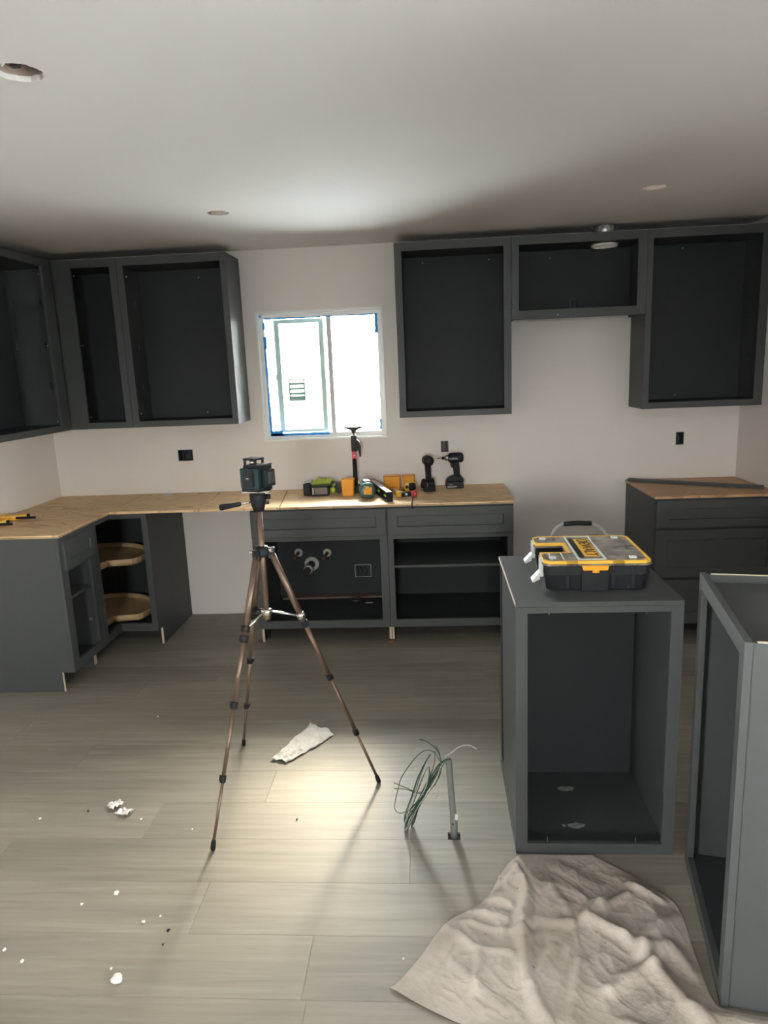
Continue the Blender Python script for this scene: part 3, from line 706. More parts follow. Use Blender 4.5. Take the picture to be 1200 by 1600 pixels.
# left run: faces +x
LY0, LY1 = -1.2332, -0.8600
lb = base('narrow grey base cabinet ending the left counter run, drawer over open shelf', (0, LY0, 0), PI/2, LY1-LY0, [(0.068, 0.323, 0.165, 0.672)])
drawer_front(lb, 0.022, LY1-LY0-0.006, 0.692, 0.848, -DB-0.020, 0.05)
MB().box(0.018, -DB+0.03, 0.496, LY1-LY0-0.018, -0.017, 0.512).build('shelf', M['cab'], lb, bev=0.001)
for q, zz in ((0.20, 0.512), (0.16, 0.512), (0.19, 0.128)): MB().box(q, -DB+0.12, zz, q+0.012, -DB+0.14, zz+0.012+0.03*(q > 0.19)).build('shelf_clip', M['steel'], lb)
for zz in (0.30,): MB().box(0.316, -DB+0.03, zz, 0.323, -DB+0.05, zz+0.02).build('shelf_clip', M['steel'], lb)

# lazy-susan corner base
SX = 0.8581
ls = thing('corner_cabinet', 'grey L-shaped corner base cabinet with two wooden turning trays', 'cabinet', (0, 0, 0))
MB().prism(side_poly(), SX-0.016-G, SX-G, 'x').build('side_panel', M['cab'], ls, bev=0.0008)
MB().box(SX-0.0155, -DB+0.0735, 0, SX-0.002, -DB+0.0752, 0.1135).build('raw_edge', M['raw'], ls, label='pale raw plywood edge at the toe kick')
MB().prism([(DB-0.019, 0.114), (DB-0.075, 0.114), (DB-0.075, 0), (0.004, 0), (0.004, BH), (DB-0.019, BH)], LY1+G, LY1+G+0.016, 'y').build('side_panel', M['cab'], ls, bev=0.0008)
MB().box(DB-0.0752, LY1+0.002, 0, DB-0.0735, LY1+0.0155, 0.1135).build('raw_edge', M['raw'], ls, label='pale raw plywood edge at the toe kick')
MB().box(0.018, -0.016, 0.10, SX-0.017, -0.010, BH-0.002).build('back_panel', M['cab_shaded'], ls)
MB().box(0.006, LY1+0.017, 0.10, 0.014, -0.018, BH-0.002).build('back_panel', M['cab_shaded'], ls)
Lp = [(0.015, -0.017), (SX-0.017, -0.017), (SX-0.017, -DB+0.019), (DB-0.019, -DB+0.019), (DB-0.019, LY1+0.017), (0.015, LY1+0.017)]
MB().prism(Lp, 0.114, 0.130).build('bottom_panel', M['cab_shaded'], ls)
MB().prism(Lp, BH-0.016, BH).build('top_panel', M['cab_shaded'], ls)
frame_panel(DB-0.019, SX-G, 0.114, BH, [(DB-0.019, SX-0.038, 0.165, 0.842)], -DB, -DB+0.019).build('face_frame', M['cab'], ls, bev=0.001)
o = frame_panel(LY1+G, -DB+0.0, 0.114, BH, [(LY1+0.058, -DB+0.0, 0.165, 0.842)], -DB, -DB+0.019)
o.xf(Matrix.Rotation(PI/2, 4, 'Z')); o.build('face_frame', M['cab'], ls, bev=0.001)
MB().box(0.10, -DB+0.42, 0, SX-0.017, -DB+0.432, 0.114).build('toe_board', M['cab_shaded'], ls)
def tray(z):
    cx, cy, R = 0.38, -0.38, 0.335
    pts = []
    n = 40; a0 = -0.06; a1 = 3*PI/2+0.06          # open quadrant looks to +x,-y: from 0 round through +y to -y
    a_s, a_e = math.radians(-16), math.radians(286)
    outer = [(cx+R*math.cos(a_s+(a_e-a_s)*i/n), cy+R*math.sin(a_s+(a_e-a_s)*i/n)) for i in range(n+1)]
    notch = [(cx+0.13, outer[-1][1]+0.002), (cx+0.165, cy-0.13), (cx+0.13, cy-0.165), (outer[0][0], outer[0][1])]
    notch = [(cx+0.125, cy-0.30), (cx+0.155, cy-0.155), (cx+0.30, cy-0.125)]
    poly = outer + notch
    t = MB().prism(poly, z, z+0.012).build('turning_tray', M['birch'], ls)
    rim = MB(); k = len(poly)
    pin = []
    for i in range(k):
        a, b_, c = Vector((*poly[i-1], 0)), Vector((*poly[i], 0)), Vector((*poly[(i+1) % k], 0))
        d = (c-a).normalized(); nrm = Vector((-d.y, d.x, 0)); pin.append(b_+nrm*0.011)
    V = lambda q, zz: rim.bm.verts.new((q[0], q[1], zz))
    A = [V(q, z) for q in poly]; B = [V(q, z+0.040) for q in poly]; D = [V(q, z+0.040) for q in pin]; E_ = [V(q, z+0.012) for q in pin]
    for i in range(k):
        l = (i+1) % k
        rim.bm.faces.new((A[i], A[l], B[l], B[i])); rim.bm.faces.new((B[i], B[l], D[l], D[i])); rim.bm.faces.new((D[i], D[l], E_[l], E_[i]))
    rim.build('tray_rim', M['birch'], t)
tray(0.146); tray(0.517)
MB().cyl((0.38, -0.38, 0.13), (0.38, -0.38, BH-0.016), 0.013).build('post', M['steel'], ls)

# ------------------------------------------------------------------ plywood tops
PZ0, PZ1 = 0.8752, 0.8902
pc = thing('plywood_countertop', 'long L-shaped raw plywood countertop running under the kitchen window', 'countertop', (0, 0, 0))
def sheet(poly, m, parent=pc):
    o = MB().prism(poly, PZ0, PZ1).build('plywood_sheet', M[m], parent, bev=0.0008)
    return o
FY = -0.6345; FX = 0.6345; g = 0.0030
sheet([(0.002, LY0-0.006), (FX, LY0-0.006), (FX, FY-g), (0.002, FY-g)], 'ply_across')
sheet([(0.002, FY+g), (0.378-g, FY+g), (0.333-g, -0.002), (0.002, -0.002)], 'ply')
sheet([(0.378+g, FY+g), (0.620-g, FY+g), (0.619-g, -0.002), (0.333+g, -0.002)], 'ply')
sheet([(0.620+g, FY), (1.192-g, FY), (1.150-g, -0.002), (0.619+g, -0.002)], 'ply')
sheet([(1.192+g, FY), (1.688-g, FY), (1.615-g, -0.002), (1.150+g, -0.002)], 'ply')
sheet([(1.688+g, FY), (3.086, FY), (3.086, -0.002), (1.615+g, -0.002)], 'ply_across')
pc2 = thing('plywood_countertop', 'short square plywood top on the three-drawer cabinet in the right corner', 'countertop', (0, 0, 0))
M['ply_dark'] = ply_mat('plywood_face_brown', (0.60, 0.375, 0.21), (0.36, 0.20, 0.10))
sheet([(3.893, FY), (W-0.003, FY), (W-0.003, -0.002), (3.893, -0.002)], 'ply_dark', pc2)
def edge(poly, parent):
    MB().prism(poly, PZ0+0.004, PZ0+0.007).build('ply_layer', M['dkgrey'], parent)
edge([(1.689, FY-0.0006), (3.0862, FY-0.0006), (3.0862, FY+0.01), (1.689, FY+0.01)], pc)
edge([(0.02, LY0-0.0066), (FX+0.0006, LY0-0.0066), (FX+0.0006, FY-0.01), (FX-0.01, FY-0.01), (FX-0.01, LY0+0.004), (0.02, LY0+0.004)], pc)

# ------------------------------------------------------------------ freestanding open cabinets
AX, AY, AW, AD, AH = 2.8593, -2.5328, 0.5343, 0.5743, 0.9206
ia = thing('island_cabinet', 'tall open grey cabinet standing upright with the parts organizer on top', 'cabinet', (AX, AY, 0), -0.0081)
MB().box(0.000, 0.019, 0.0, AW, AD, 0.016).build('bottom_panel', M['cab'], ia, bev=0.0008)
MB().box(0.0, 0.0, AH-0.016, AW, AD, AH).build('top_panel', M['cab'], ia, bev=0.0008)
MB().box(-0.0008, 0.001, AH-0.0135, 0.0006, AD-0.002, AH-0.0015).build('raw_edge', M['raw'], ia, label='pale raw plywood edge along the cabinet top')
MB().box(0.004, 0.019, 0.016, 0.020, AD-0.085, AH-0.016).build('side_panel', M['cab'], ia, bev=0.0008)
MB().box(0.004, AD-0.016, 0.016, AW-0.018, AD, AH-0.016).build('rear_panel', M['cab_shaded'], ia)
MB().box(0.001, 0.019, 0.0165, 0.0036, AD-0.02, 0.052).build('base_strip', M['cab'], ia)
MB().box(AW-0.018, 0.019, 0.016, AW-0.002, AD, AH-0.016).build('side_panel', M['cab'], ia, bev=0.0008)
MB().box(0.005, AD-0.094, 0.016, AW-0.018, AD-0.086, AH-0.016).build('back_panel', M['cab_shaded'], ia)
frame_panel(0.0, AW, 0.0, AH-0.0165, [(0.040, AW-0.040, 0.040, AH-0.038)], -0.0, 0.019).build('face_frame', M['cab'], ia, bev=0.001)
for q, zz in ((0.11, AH-0.038), (0.42, AH-0.038), (0.11, 0.04), (0.41, 0.04)):
    MB().cyl((q, 0.012, zz-0.010 if zz > 0.5 else zz), (q, 0.012, zz if zz > 0.5 else zz+0.018), 0.0012, n=6).build('nail', M['steel'], ia)
def crumple(name, m, loc, s, parent=None, seed=1, flat=0.5):
    rr = random.Random(seed); t = bmesh.new(); bmesh.ops.create_icosphere(t, subdivisions=2, radius=1.0)
    for v in t.verts: v.co *= rr.uniform(0.62, 1.08); v.co.z *= flat
    zmin = min(v.co.z for v in t.verts)
    b = MB()
    for v in t.verts: v.co = Vector((v.co.x*s[0], v.co.y*s[1], (v.co.z-zmin)*s[2]))
    b.merge(t); return b.build(name, m, parent, loc=loc)
M['scuff'] = pmat('grey_dust', (0.22, 0.22, 0.22), 0.9, var=0.3, vscale=60)
for i, (q, y_, s) in enumerate(((0.24, 0.36, (0.035, 0.02, 0.006)), (0.235, 0.13, (0.035, 0.02, 0.004)), (0.19, 0.13, (0.008, 0.007, 0.004)))):
    tag(crumple('plastic_scrap', M['scuff'], (AX+q, AY+y_, 0.0165), s, None, 40+i, 0.3), ('clear plastic scrap at the back inside the upright island cabinet', 'clear plastic scrap near the front lip inside the upright island cabinet', 'tiny grey plastic bit beside the front scrap in the island cabinet')[i], 'scrap')

BA = -0.1869; BX, BY, BL, BHH, BD = 3.3175, -3.1294, 0.5748, 1.0215, 0.62
ib = thing('island_cabinet', 'open grey cabinet at the right edge, its opening turned left, front side panel pale', 'cabinet', (BX, BY, 0.004), BA)
hb = BHH-0.004
# local x to the right (depth), y away along the face
fb = frame_panel(0.0, BL, 0.0, hb, [(0.042, BL-0.042, 0.042, hb-0.045)], 0.0, 0.019)
fb.xf(Matrix(((0, 1, 0, 0), (1, 0, 0, 0), (0, 0, 1, 0), (0, 0, 0, 1)))); fb.build('face_frame', M['cab'], ib, bev=0.001)
for y0 in (0.0, BL-0.016):
    MB().box(0.0195, y0+(0.004 if y0 == 0 else -0.004), 0, BD, y0+0.016+(0.0 if y0 == 0 else -0.004), hb-0.003).build('side_panel', M['cab'], ib, bev=0.0008)
    MB().box(0.030, y0+0.0055-(0.004 if y0 else 0), hb-0.0031, BD-0.001, y0+0.0145-(0.004 if y0 else 0), hb-0.0015).build('raw_edge', M['raw'], ib, label='pale raw plywood edge along the cabinet top')
MB().box(0.0192, 0.017, 0.026, BD, BL-0.021, 0.042).build('bottom_panel', M['cab_shaded'], ib)
MB().box(0.0192, 0.017, hb-0.042, BD, BL-0.021, hb-0.026).build('top_panel', M['cab'], ib)
MB().box(BD-0.016, 0.017, 0.043, BD-0.008, BL-0.021, hb-0.043).build('back_panel', M['cab_shaded'], ib)
MB().box(BD-0.06, BL-0.030, hb-0.026, BD, BL-0.021, hb-0.004).build('nailer', M['cab'], ib)
for k, zz in enumerate((0.83, 0.52, 0.24)):
    shelf_clip(ib, BD-0.0165, 0.30, zz, PI/2).rotation_euler = (0, 0, -PI/2)
    shelf_clip(ib, 0.40, BL-0.0205, zz, 0)

# ------------------------------------------------------------------ electrical boxes in the back wall
def ebox(x0, x1, z0, z1, label):
    t = thing('electrical_box', label, 'electrical box', ((x0+x1)/2, 0.0, z0))
    hw = (x1-x0)/2-0.001; h = z1-z0-0.001; b = MB()
    b.box(-hw, 0.06, 0.001, hw, 0.063, h); b.box(-hw, 0.0, 0.001, -hw+0.003, 0.06, h); b.box(hw-0.003, 0.0, 0.001, hw, 0.06, h)
    b.box(-hw+0.003, 0.0, 0.001, hw-0.003, 0.06, 0.004); b.box(-hw+0.003, 0.0, h-0.003, hw-0.003, 0.06, h)
    b.build('box_body', M['navy'], t)
    rr = random.Random(int(x0*100))
    for i in range(max(2, int(hw*70))):
        q = -hw+0.012+(2*hw-0.024)*i/max(1, int(hw*70)-1)
        MB().tube(smoothpath([(q, 0.055, h*0.8), (q+rr.uniform(-.008, .008), 0.012, h*0.7), (q+rr.uniform(-.01, .01), -0.004, h*0.45), (q+rr.uniform(-.008, .008), 0.02, h*0.2)], 5), 0.0028, 6).build('wire', M['black'] if i % 2 else M['greytube'] if i == 0 and hw < .03 else M['black'], t)
    ringframe(MB(), -hw-0.003, -0.002, hw+0.003, h+0.003, 0.003, -0.0012, -0.0002).build('torn_edge', M['ring'], t)
    return t
ebox(*OUT[0], 'wide two-gang electrical box in the wall left of the window, wires folded inside')
ebox(*OUT[1], 'narrow dark electrical box in the wall above the standing drills')
ebox(*OUT[2], 'narrow dark electrical box in the wall above the right corner counter')

# pipes inside the sink cabinet
def stub(label, x, z, rr_, rp_, dx, L, m, name='pipe_stub'):
    t = thing(name, label, 'pipe', (x, 0.0, z))
    MB().lathe([(rp_+0.001, -0.0), (rr_, 0.0), (rr_, 0.004), (rr_*0.8, 0.010), (rp_+0.001, 0.012), (rp_+0.001, 0.0)], (0, -0.0172, 0), (0, -1, 0), 24).build('escutcheon', M['ring'], t)
    MB().tube([(0, -0.0165, 0), (0, -0.05, -0.0), (dx, -0.05-L, -0.012)], rp_, 14).build('pipe', m, t)
    return t
M['pipe'] = pmat('dark_abs_pipe', (0.03, 0.03, 0.032), 0.5, var=0.1)
stub('left water pipe stub with white ring inside the sink cabinet', 1.664, 0.445, 0.030, 0.010, -0.01, 0.08, M['copper'])
stub('right water pipe stub with white ring inside the sink cabinet', 1.866, 0.440, 0.030, 0.010, -0.01, 0.08, M['copper'])
dp = stub('thick drain pipe with large white ring inside the sink cabinet', 1.752, 0.362, 0.052, 0.024, -0.012, 0.12, M['pipe'])
b = MB(); b.lathe([(0.025, 0), (0.031, 0.004), (0.030, 0.02), (0.032, 0.035), (0.029, 0.05), (0.025, 0.052)], (-0.004, -0.10, -0.006), (-0.08, -0.99, -0.08), 20)
for v in b.bm.verts: v.co += Vector((random.uniform(-1, 1), random.uniform(-1, 1), random.uniform(-1, 1)))*0.002
b.build('tape_wrap', M['ring'], dp)
b = MB(); b.lathe([(0.006, -0.05), (0.006, 0.01), (0.0, 0.011)], (-0.03, -0.12, -0.045), (0, -1, -.2), 10); b.build('valve', M['copper'], dp)
tp = MB(); tp.lathe([(0.032, 0), (0.036, 0.004), (0.036, 0.012), (0.032, 0.016), (0.028, 0.012), (0.028, 0.004), (0.032, 0)], n=24)
tag(tp.build('tape_roll', M['dkgrey'], loc=(2.065, -0.145, 0.1285)), 'dark roll of tape lying at the back of the sink cabinet floor', 'tape')
tag(crumple('paper_scrap', M['ring'], (2.16, -0.20, 0.1285), (0.03, 0.015, 0.008), None, 91, 0.4), 'pale scrap beside the tape roll on the sink cabinet floor', 'scrap')
tag(MB().box(1.74, -0.575, 0.1285, 1.80, -0.552, 0.136, 0.002).build('wood_shim', M['handlewood']), 'small pale wood shim near the front of the sink cabinet floor', 'shim')
tag(MB().box(1.470, -0.585, 0.0, 1.496, -0.535, 0.012, 0.001).build('wood_shim', M['copper']), 'reddish wood shim on the floor under the left foot of the sink cabinet', 'shim')
tag(MB().box(2.300, -0.585, 0.0, 2.345, -0.552, 0.010, 0.001).build('wood_shim', M['copper']), 'reddish wood shim on the floor where the two base cabinets meet', 'shim')

# ------------------------------------------------------------------ tripod
TX, TY = 1.942, -2.140
tr = thing('tripod', 'bronze telescopic tripod standing on the plank floor in the middle of the room', 'tripod', (TX, TY, 0))
feet = [(1.775, -2.523), (2.348, -2.105), (1.702, -1.807)]
MB().cyl((0, 0, 0.735), (0, 0, 1.185), 0.0115, n=18).build('centre_column', M['bronze'], tr)
b = MB(); b.lathe([(0.0135, 0.735), (0.0155, 0.74), (0.0155, 0.765), (0.0125, 0.77)], n=18); b.build('column_cap', M['bronze'], tr)
b = MB(); b.lathe([(0.0118, 0.755), (0.022, 0.757), (0.022, 0.777), (0.0118, 0.780)], n=18); b.build('brace_hub', M['chrome'], tr)
b = MB(); b.lathe([(0.0118, 0.990), (0.026, 0.992), (0.030, 1.002), (0.030, 1.020), (0.022, 1.032), (0.0118, 1.034)], n=20)
b.build('shoulder', M['black'], tr)
b = MB(); b.cyl((0.028, -0.012, 1.018), (0.045, -0.018, 1.022), 0.009, n=12); b.cyl((-0.026, -0.006, 1.010), (-0.047, -0.012, 1.012), 0.007, n=12); b.build('lock_knob', M['chrome'], tr)
for k, (fx, fy) in enumerate(feet):
    d = Vector((fx-TX, fy-TY, 0)); L = d.length; u = d/L
    top = u*0.036+Vector((0, 0, 1.002)); bot = Vector((fx-TX, fy-TY, 0.012)); ax = bot-top
    at = lambda t: top+ax*t
    MB().box(-0.013, -0.011, -0.026, 0.013, 0.011, 0.018, 0.003).xf(Matrix.Translation(u*0.036+Vector((0, 0, 1.008))) @ u.to_track_quat('X', 'Z').to_matrix().to_4x4()).build('hinge_block', M['black'], tr)
    lg = MB().cyl(at(0.0), at(0.30), 0.0125, n=16).build('leg', M['bronze'], tr)
    MB().cyl(at(0.27), at(0.53), 0.0098, n=14).build('leg_section', M['bronze'], lg)
    MB().cyl(at(0.52), at(0.78), 0.0078, n=14).build('leg_section', M['bronze'], lg)
    MB().cyl(at(0.77), at(0.985), 0.0058, n=12).build('leg_section', M['bronze'], lg)
    for q, rr_ in ((0.295, 0.0155), (0.525, 0.0135), (0.775, 0.0115)):
        c = MB(); e = ax.normalized(); c.tube([at(q)-e*0.013, at(q)-e*0.012, at(q)+e*0.012, at(q)+e*0.013], [rr_*0.85, rr_, rr_, rr_*0.85], 14)
        sd = e.cross(Vector((0, 0, 1))).normalized(); pf = at(q)+sd*rr_*1.05
        c.cyl(pf-e*0.011, pf+e*0.008, 0.005, n=8); c.build('leg_clamp', M['black'], lg)
    MB().tube([at(0.975), at(0.985), at(1.0)+Vector((0, 0, -0.004)), Vector((fx-TX, fy-TY, 0.0))], [0.0065, 0.009, 0.0095, 0.007], 12).build('rubber_foot', M['black2'], lg)
    bq = at(0.26); MB().tube([u*0.020+Vector((0, 0, 0.768)), u*0.024+Vector((0, 0, 0.768)), bq-u*0.010], [0.0052, 0.0052, 0.0052], 8).build('brace', M['chrome'], tr)
    MB().lathe([(0.0128, -0.012), (0.0165, -0.010), (0.0165, 0.010), (0.0128, 0.012)], bq, ax, 14).build('brace_collar', M['chrome'] if k == 1 else M['black'], tr)
# head
b = MB(); b.lathe([(0.0118, 1.17), (0.020, 1.172), (0.027, 1.195), (0.031, 1.215), (0.031, 1.235), (0.024, 1.24)], n=20); b.build('pan_head', M['black'], tr)
b = MB(); b.box(-0.052, -0.030, 1.243, 0.052, 0.030, 1.250, 0.002); b.build('quick_plate', M['chrome'], tr)
b = MB(); b.box(-0.026, -0.022, 1.234, 0.026, 0.022, 1.244, 0.002); b.build('head_cradle', M['black'], tr)
b = MB(); b.cyl((0.028, 0.0, 1.225), (0.047, -0.002, 1.225), 0.010, n=14); b.cyl((0.025, -0.01, 1.205), (0.042, -0.012, 1.203), 0.007, n=12); b.build('lock_knob', M['black'], tr)
b = MB(); b.cyl((-0.018, -0.004, 1.207), (-0.090, -0.010, 1.197), 0.0035, n=10); ph = b.build('pan_handle', M['chrome'], tr)
b = MB(); b.tube([(-0.064, -0.008, 1.200), (-0.068, -0.008, 1.200), (-0.10, -0.011, 1.1955), (-0.140, -0.014, 1.190), (-0.146, -0.0145, 1.189)], [0.006, 0.0085, 0.0095, 0.0125, 0.010], 14); b.build('grip', M['black2'], ph)

# laser level on top
lv = thing('laser_level', 'dark teal laser level mounted on top of the bronze tripod', 'laser level', (TX+0.004, TY, 1.2502), -0.45)
MB().box(-0.042, -0.050, 0.012, 0.042, 0.040, 0.088, 0.006).build('body', M['teal'], lv)
MB().box(-0.040, -0.048, 0.0, 0.040, 0.038, 0.013, 0.004).build('base', M['black'], lv)
fc = MB().prism(rrect(-0.024, 0.018, 0.024, 0.082, 0.010), -0.056, -0.047, 'y', 0.002).build('front_bezel', M['black'], lv)
MB().prism(rrect(-0.012, 0.040, 0.012, 0.064, 0.006), -0.0575, -0.0555, 'y').build('laser_window', M['navy'], fc)
MB().box(-0.006, -0.0585, 0.050, 0.006, -0.0572, 0.054).build('logo_plate', M['batt_white'], fc)
MB().box(-0.038, -0.034, 0.086, 0.044, 0.036, 0.098, 0.004).build('top_deck', M['black'], lv)
MB().box(0.012, -0.030, 0.097, 0.050, 0.032, 0.103, 0.002).build('hood', M['dkgrey'], lv)
tu = MB()
for sx in (-0.034, 0.016):
    for sy in (-0.032, 0.010): tu.box(sx, sy, 0.097, sx+0.007, sy+0.007, 0.118)
tu.box(-0.036, -0.034, 0.116, 0.025, 0.019, 0.124, 0.003); to = tu.build('turret', M['black'], lv)
MB().lathe([(0.0, 0.0), (0.013, 0.0), (0.013, 0.018), (0, 0.02)], (-0.008, -0.008, 0.0975), n=18).build('prism', M['chrome'], to)
MB().box(0.042, -0.030, 0.018, 0.066, 0.026, 0.082, 0.005).build('battery_pack', M['black'], lv)
MB().box(0.064, -0.020, 0.030, 0.072, 0.016, 0.076, 0.003).build('battery_latch', M['dkgrey'], lv)

# ------------------------------------------------------------------ floor: conduit and wires, rag, scraps
cd = thing('conduit', 'grey upright conduit pipe sticking out of a notch in the plank floor', 'conduit', (2.647, -2.441, -0.0075))
b = MB(); b.tube([(0, 0, 0), (-0.002, 0.0, 0.10), (-0.008, 0.0, 0.20), (-0.014, 0, 0.316)], 0.0112, 16, caps=False)
b.tube([(0, 0, 0.002), (-0.002, 0.0, 0.10), (-0.008, 0.0, 0.20), (-0.014, 0, 0.316)], 0.0092, 16, caps=False)
b.lathe([(0.0092, 0.316), (0.0112, 0.316)], (-0.014, 0, 0)); b.build('pipe', M['greytube'], cd)
b = MB(); b.lathe([(0.0114, 0.0), (0.0136, 0.001), (0.0136, 0.082), (0.0114, 0.084)], n=16); b.build('coupling', M['greytube'], cd)
crumple('tape_bit', M['white'], (0.009, -0.012, 0.078), (0.007, 0.005, 0.016), cd, 5, 1.0)
MB().lathe([(0, 0.0), (0.003, 0.0), (0.003, 0.002), (0, 0.0025)], (-0.004, -0.0134, 0.066), (0, -1, 0), 8).build('screw', M['black'], cd)
Wr = dict(
w1=[(2.605,-2.45,0.305),(2.588,-2.456,0.336),(2.576,-2.459,0.352),(2.559,-2.46,0.356),(2.539,-2.458,0.347),(2.504,-2.45,0.306),(2.464,-2.438,0.243),(2.45,-2.429,0.201),(2.435,-2.417,0.141),(2.432,-2.411,0.108),(2.449,-2.407,0.091),(2.476,-2.409,0.1),(2.511,-2.416,0.135),(2.542,-2.425,0.179),(2.573,-2.434,0.227),(2.611,-2.448,0.295)],
w2=[(2.533,-2.47,0.403),(2.552,-2.468,0.397),(2.576,-2.464,0.377),(2.596,-2.458,0.347),(2.607,-2.45,0.305),(2.604,-2.441,0.259),(2.58,-2.43,0.206)],
w3=[(2.632,-2.441,0.312),(2.622,-2.445,0.322),(2.637,-2.457,0.339),(2.67,-2.463,0.369),(2.702,-2.464,0.377),(2.732,-2.461,0.361)],
w4=[(2.632,-2.443,0.313),(2.603,-2.448,0.295),(2.577,-2.44,0.253),(2.555,-2.43,0.206),(2.524,-2.417,0.141),(2.487,-2.404,0.075),(2.473,-2.397,0.041),(2.47,-2.404,0.075),(2.499,-2.422,0.163),(2.523,-2.437,0.238),(2.55,-2.449,0.3),(2.569,-2.456,0.336)],
w5=[(2.632,-2.441,0.316),(2.607,-2.446,0.285),(2.593,-2.435,0.232),(2.559,-2.425,0.179),(2.528,-2.415,0.13),(2.495,-2.401,0.058),(2.475,-2.394,0.027),(2.479,-2.403,0.069),(2.512,-2.422,0.163),(2.54,-2.438,0.243),(2.562,-2.446,0.285),(2.56,-2.432,0.216),(2.533,-2.422,0.163)],
w6=[(2.630,-2.444,0.314),(2.598,-2.443,0.269),(2.572,-2.432,0.216),(2.546,-2.425,0.179),(2.519,-2.413,0.119),(2.5,-2.401,0.058),(2.49,-2.395,0.03),(2.496,-2.404,0.075),(2.529,-2.423,0.168),(2.565,-2.438,0.243),(2.583,-2.45,0.305),(2.585,-2.459,0.352)],
w7=[(2.434,-2.433,0.219),(2.484,-2.428,0.195),(2.529,-2.424,0.173),(2.551,-2.428,0.195),(2.586,-2.441,0.259),(2.605,-2.448,0.295)],
w8=[(2.433,-2.428,0.195),(2.479,-2.427,0.191),(2.512,-2.425,0.179),(2.55,-2.426,0.184)],
w9=[(2.605,-2.449,0.3),(2.609,-2.443,0.269),(2.597,-2.43,0.206),(2.59,-2.422,0.163),(2.575,-2.42,0.155),(2.554,-2.422,0.163),(2.533,-2.424,0.173)],
w10=[(2.588,-2.464,0.375),(2.6,-2.458,0.347),(2.607,-2.45,0.305),(2.611,-2.449,0.298)],
w11=[(2.630,-2.443,0.313),(2.605,-2.445,0.279),(2.569,-2.435,0.232),(2.542,-2.423,0.168),(2.505,-2.406,0.086),(2.473,-2.394,0.027),(2.468,-2.404,0.077),(2.497,-2.412,0.114),(2.52,-2.417,0.141)])
wc = thing('wire_coil', 'loose coil of thin green wires spilling out of the grey floor conduit', 'wires', (2.55, -2.43, 0))
rr = random.Random(3)
def wire(pts, m, r=0.0015):
    MB().tube(smoothpath([(p[0]-2.55, p[1]+2.43, max(0.003, p[2]-0.030*max(0, 1-p[2]/0.30))) for p in pts], 6), r, 7).build('wire', M[m], wc)
for k, pts in Wr.items(): wire(pts, 'wirew' if k in ('w3', 'w9') else 'wireg')
for k in ('w4', 'w5', 'w6', 'w11', 'w4', 'w6', 'w5'):
    dx, dy, sc_ = rr.uniform(-0.012, 0.012), rr.uniform(-0.02, 0.02), rr.uniform(0.94, 1.03)
    wire([(2.55+(p[0]-2.55)*sc_+dx*(1-min(1, max(0, (p[2]-0.22)*10))), p[1]+dy*(1-min(1, max(0, (p[2]-0.22)*10))), p[2]*(sc_ if p[2] < 0.24 else 1)+rr.uniform(-.003, .003)) for p in Wr[k]], rr.choice(['wireg', 'wireg', 'wirew']))

def clothgrid(c4, nu, nv, hf, th, name, m, loc=(0, 0, 0)):
    A, B, C_, D = [Vector((*c, 0)) for c in c4]     # A(0,0) B(1,0) C(1,1) D(0,1)
    b = MB()
    def fn(u, v):
        p_ = A*(1-u)*(1-v)+B*u*(1-v)+C_*u*v+D*(1-u)*v; dx, dy, z_ = hf(u, v); return (p_.x+dx, p_.y+dy, z_)
    b.grid(nu, nv, fn); o = b.build(name, m, loc=loc, recalc=True)
    s = o.modifiers.new('thick', 'SOLIDIFY'); s.thickness = th; s.offset = 1
    return o
rr = random.Random(11)
ph_ = [rr.uniform(0, 6.28) for _ in range(12)]
def ragh(u, v):
    e = 0.004*math.sin(9*u+ph_[0])+0.003*math.sin(17*u+ph_[1])
    r_ = lambda a_, b_, c_: (1-min(1, abs(noise.noise(Vector((a_, b_, c_))))*2.4))
    h_ = 0.010*r_(u*5+v*1.5, v*2.2-u, 1.0)+0.007*r_(u*9-v*3, v*4+u*2, 4.0)+0.004*r_(u*16+v*5, v*8, 7.0)
    return (e*(v-0.5)*2+0.008*math.sin(7*v+ph_[5])*(1 if u < .1 or u > .9 else .3), e*(v-0.5)+0.004*math.sin(31*u), 0.0015+h_*min(1, 0.35+4*min(v, 1-v)))
tag(clothgrid([(1.862, -1.930), (1.985, -1.612), (2.118, -1.722), (1.938, -1.962)], 90, 36, ragh, 0.0012, 'cloth_rag', M['white']), 'crumpled white paper towel strip on the floor right of the tripod leg', 'rag')
def scrap(c4, label, seed):
    r2 = random.Random(seed); q = [r2.uniform(0, 6) for _ in range(6)]
    f = lambda u, v: (0.006*math.sin(8*v+q[0]), 0.006*math.sin(9*u+q[1]), 0.002+0.016*abs(math.sin(7*u+q[2])*math.sin(5*v+q[3]))+0.004*math.sin(17*u+11*v+q[4])**2)
    tag(clothgrid(c4, 12, 8, f, 0.001, 'paper_scrap', M['white']), label, 'scrap')
scrap([(1.268, -2.270), (1.300, -2.245), (1.322, -2.262), (1.296, -2.292)], 'small crumpled white paper scrap on the left floor, left one of a pair', 2)
scrap([(1.312, -2.320), (1.345, -2.288), (1.388, -2.300), (1.372, -2.330)], 'larger folded white paper scrap on the left floor, right one of a pair', 3)
tag(crumple('paper_wad', M['white'], (1.667, -3.084, 0), (0.019, 0.017, 0.017), None, 6, 0.8), 'round white paper wad on the floor near the bottom edge', 'scrap')
tag(crumple('paper_wad', M['white'], (1.514, -2.746, 0), (0.009, 0.011, 0.009), None, 8, 0.8), 'small white crumb alone on the floor left of the tripod shadow', 'scrap')
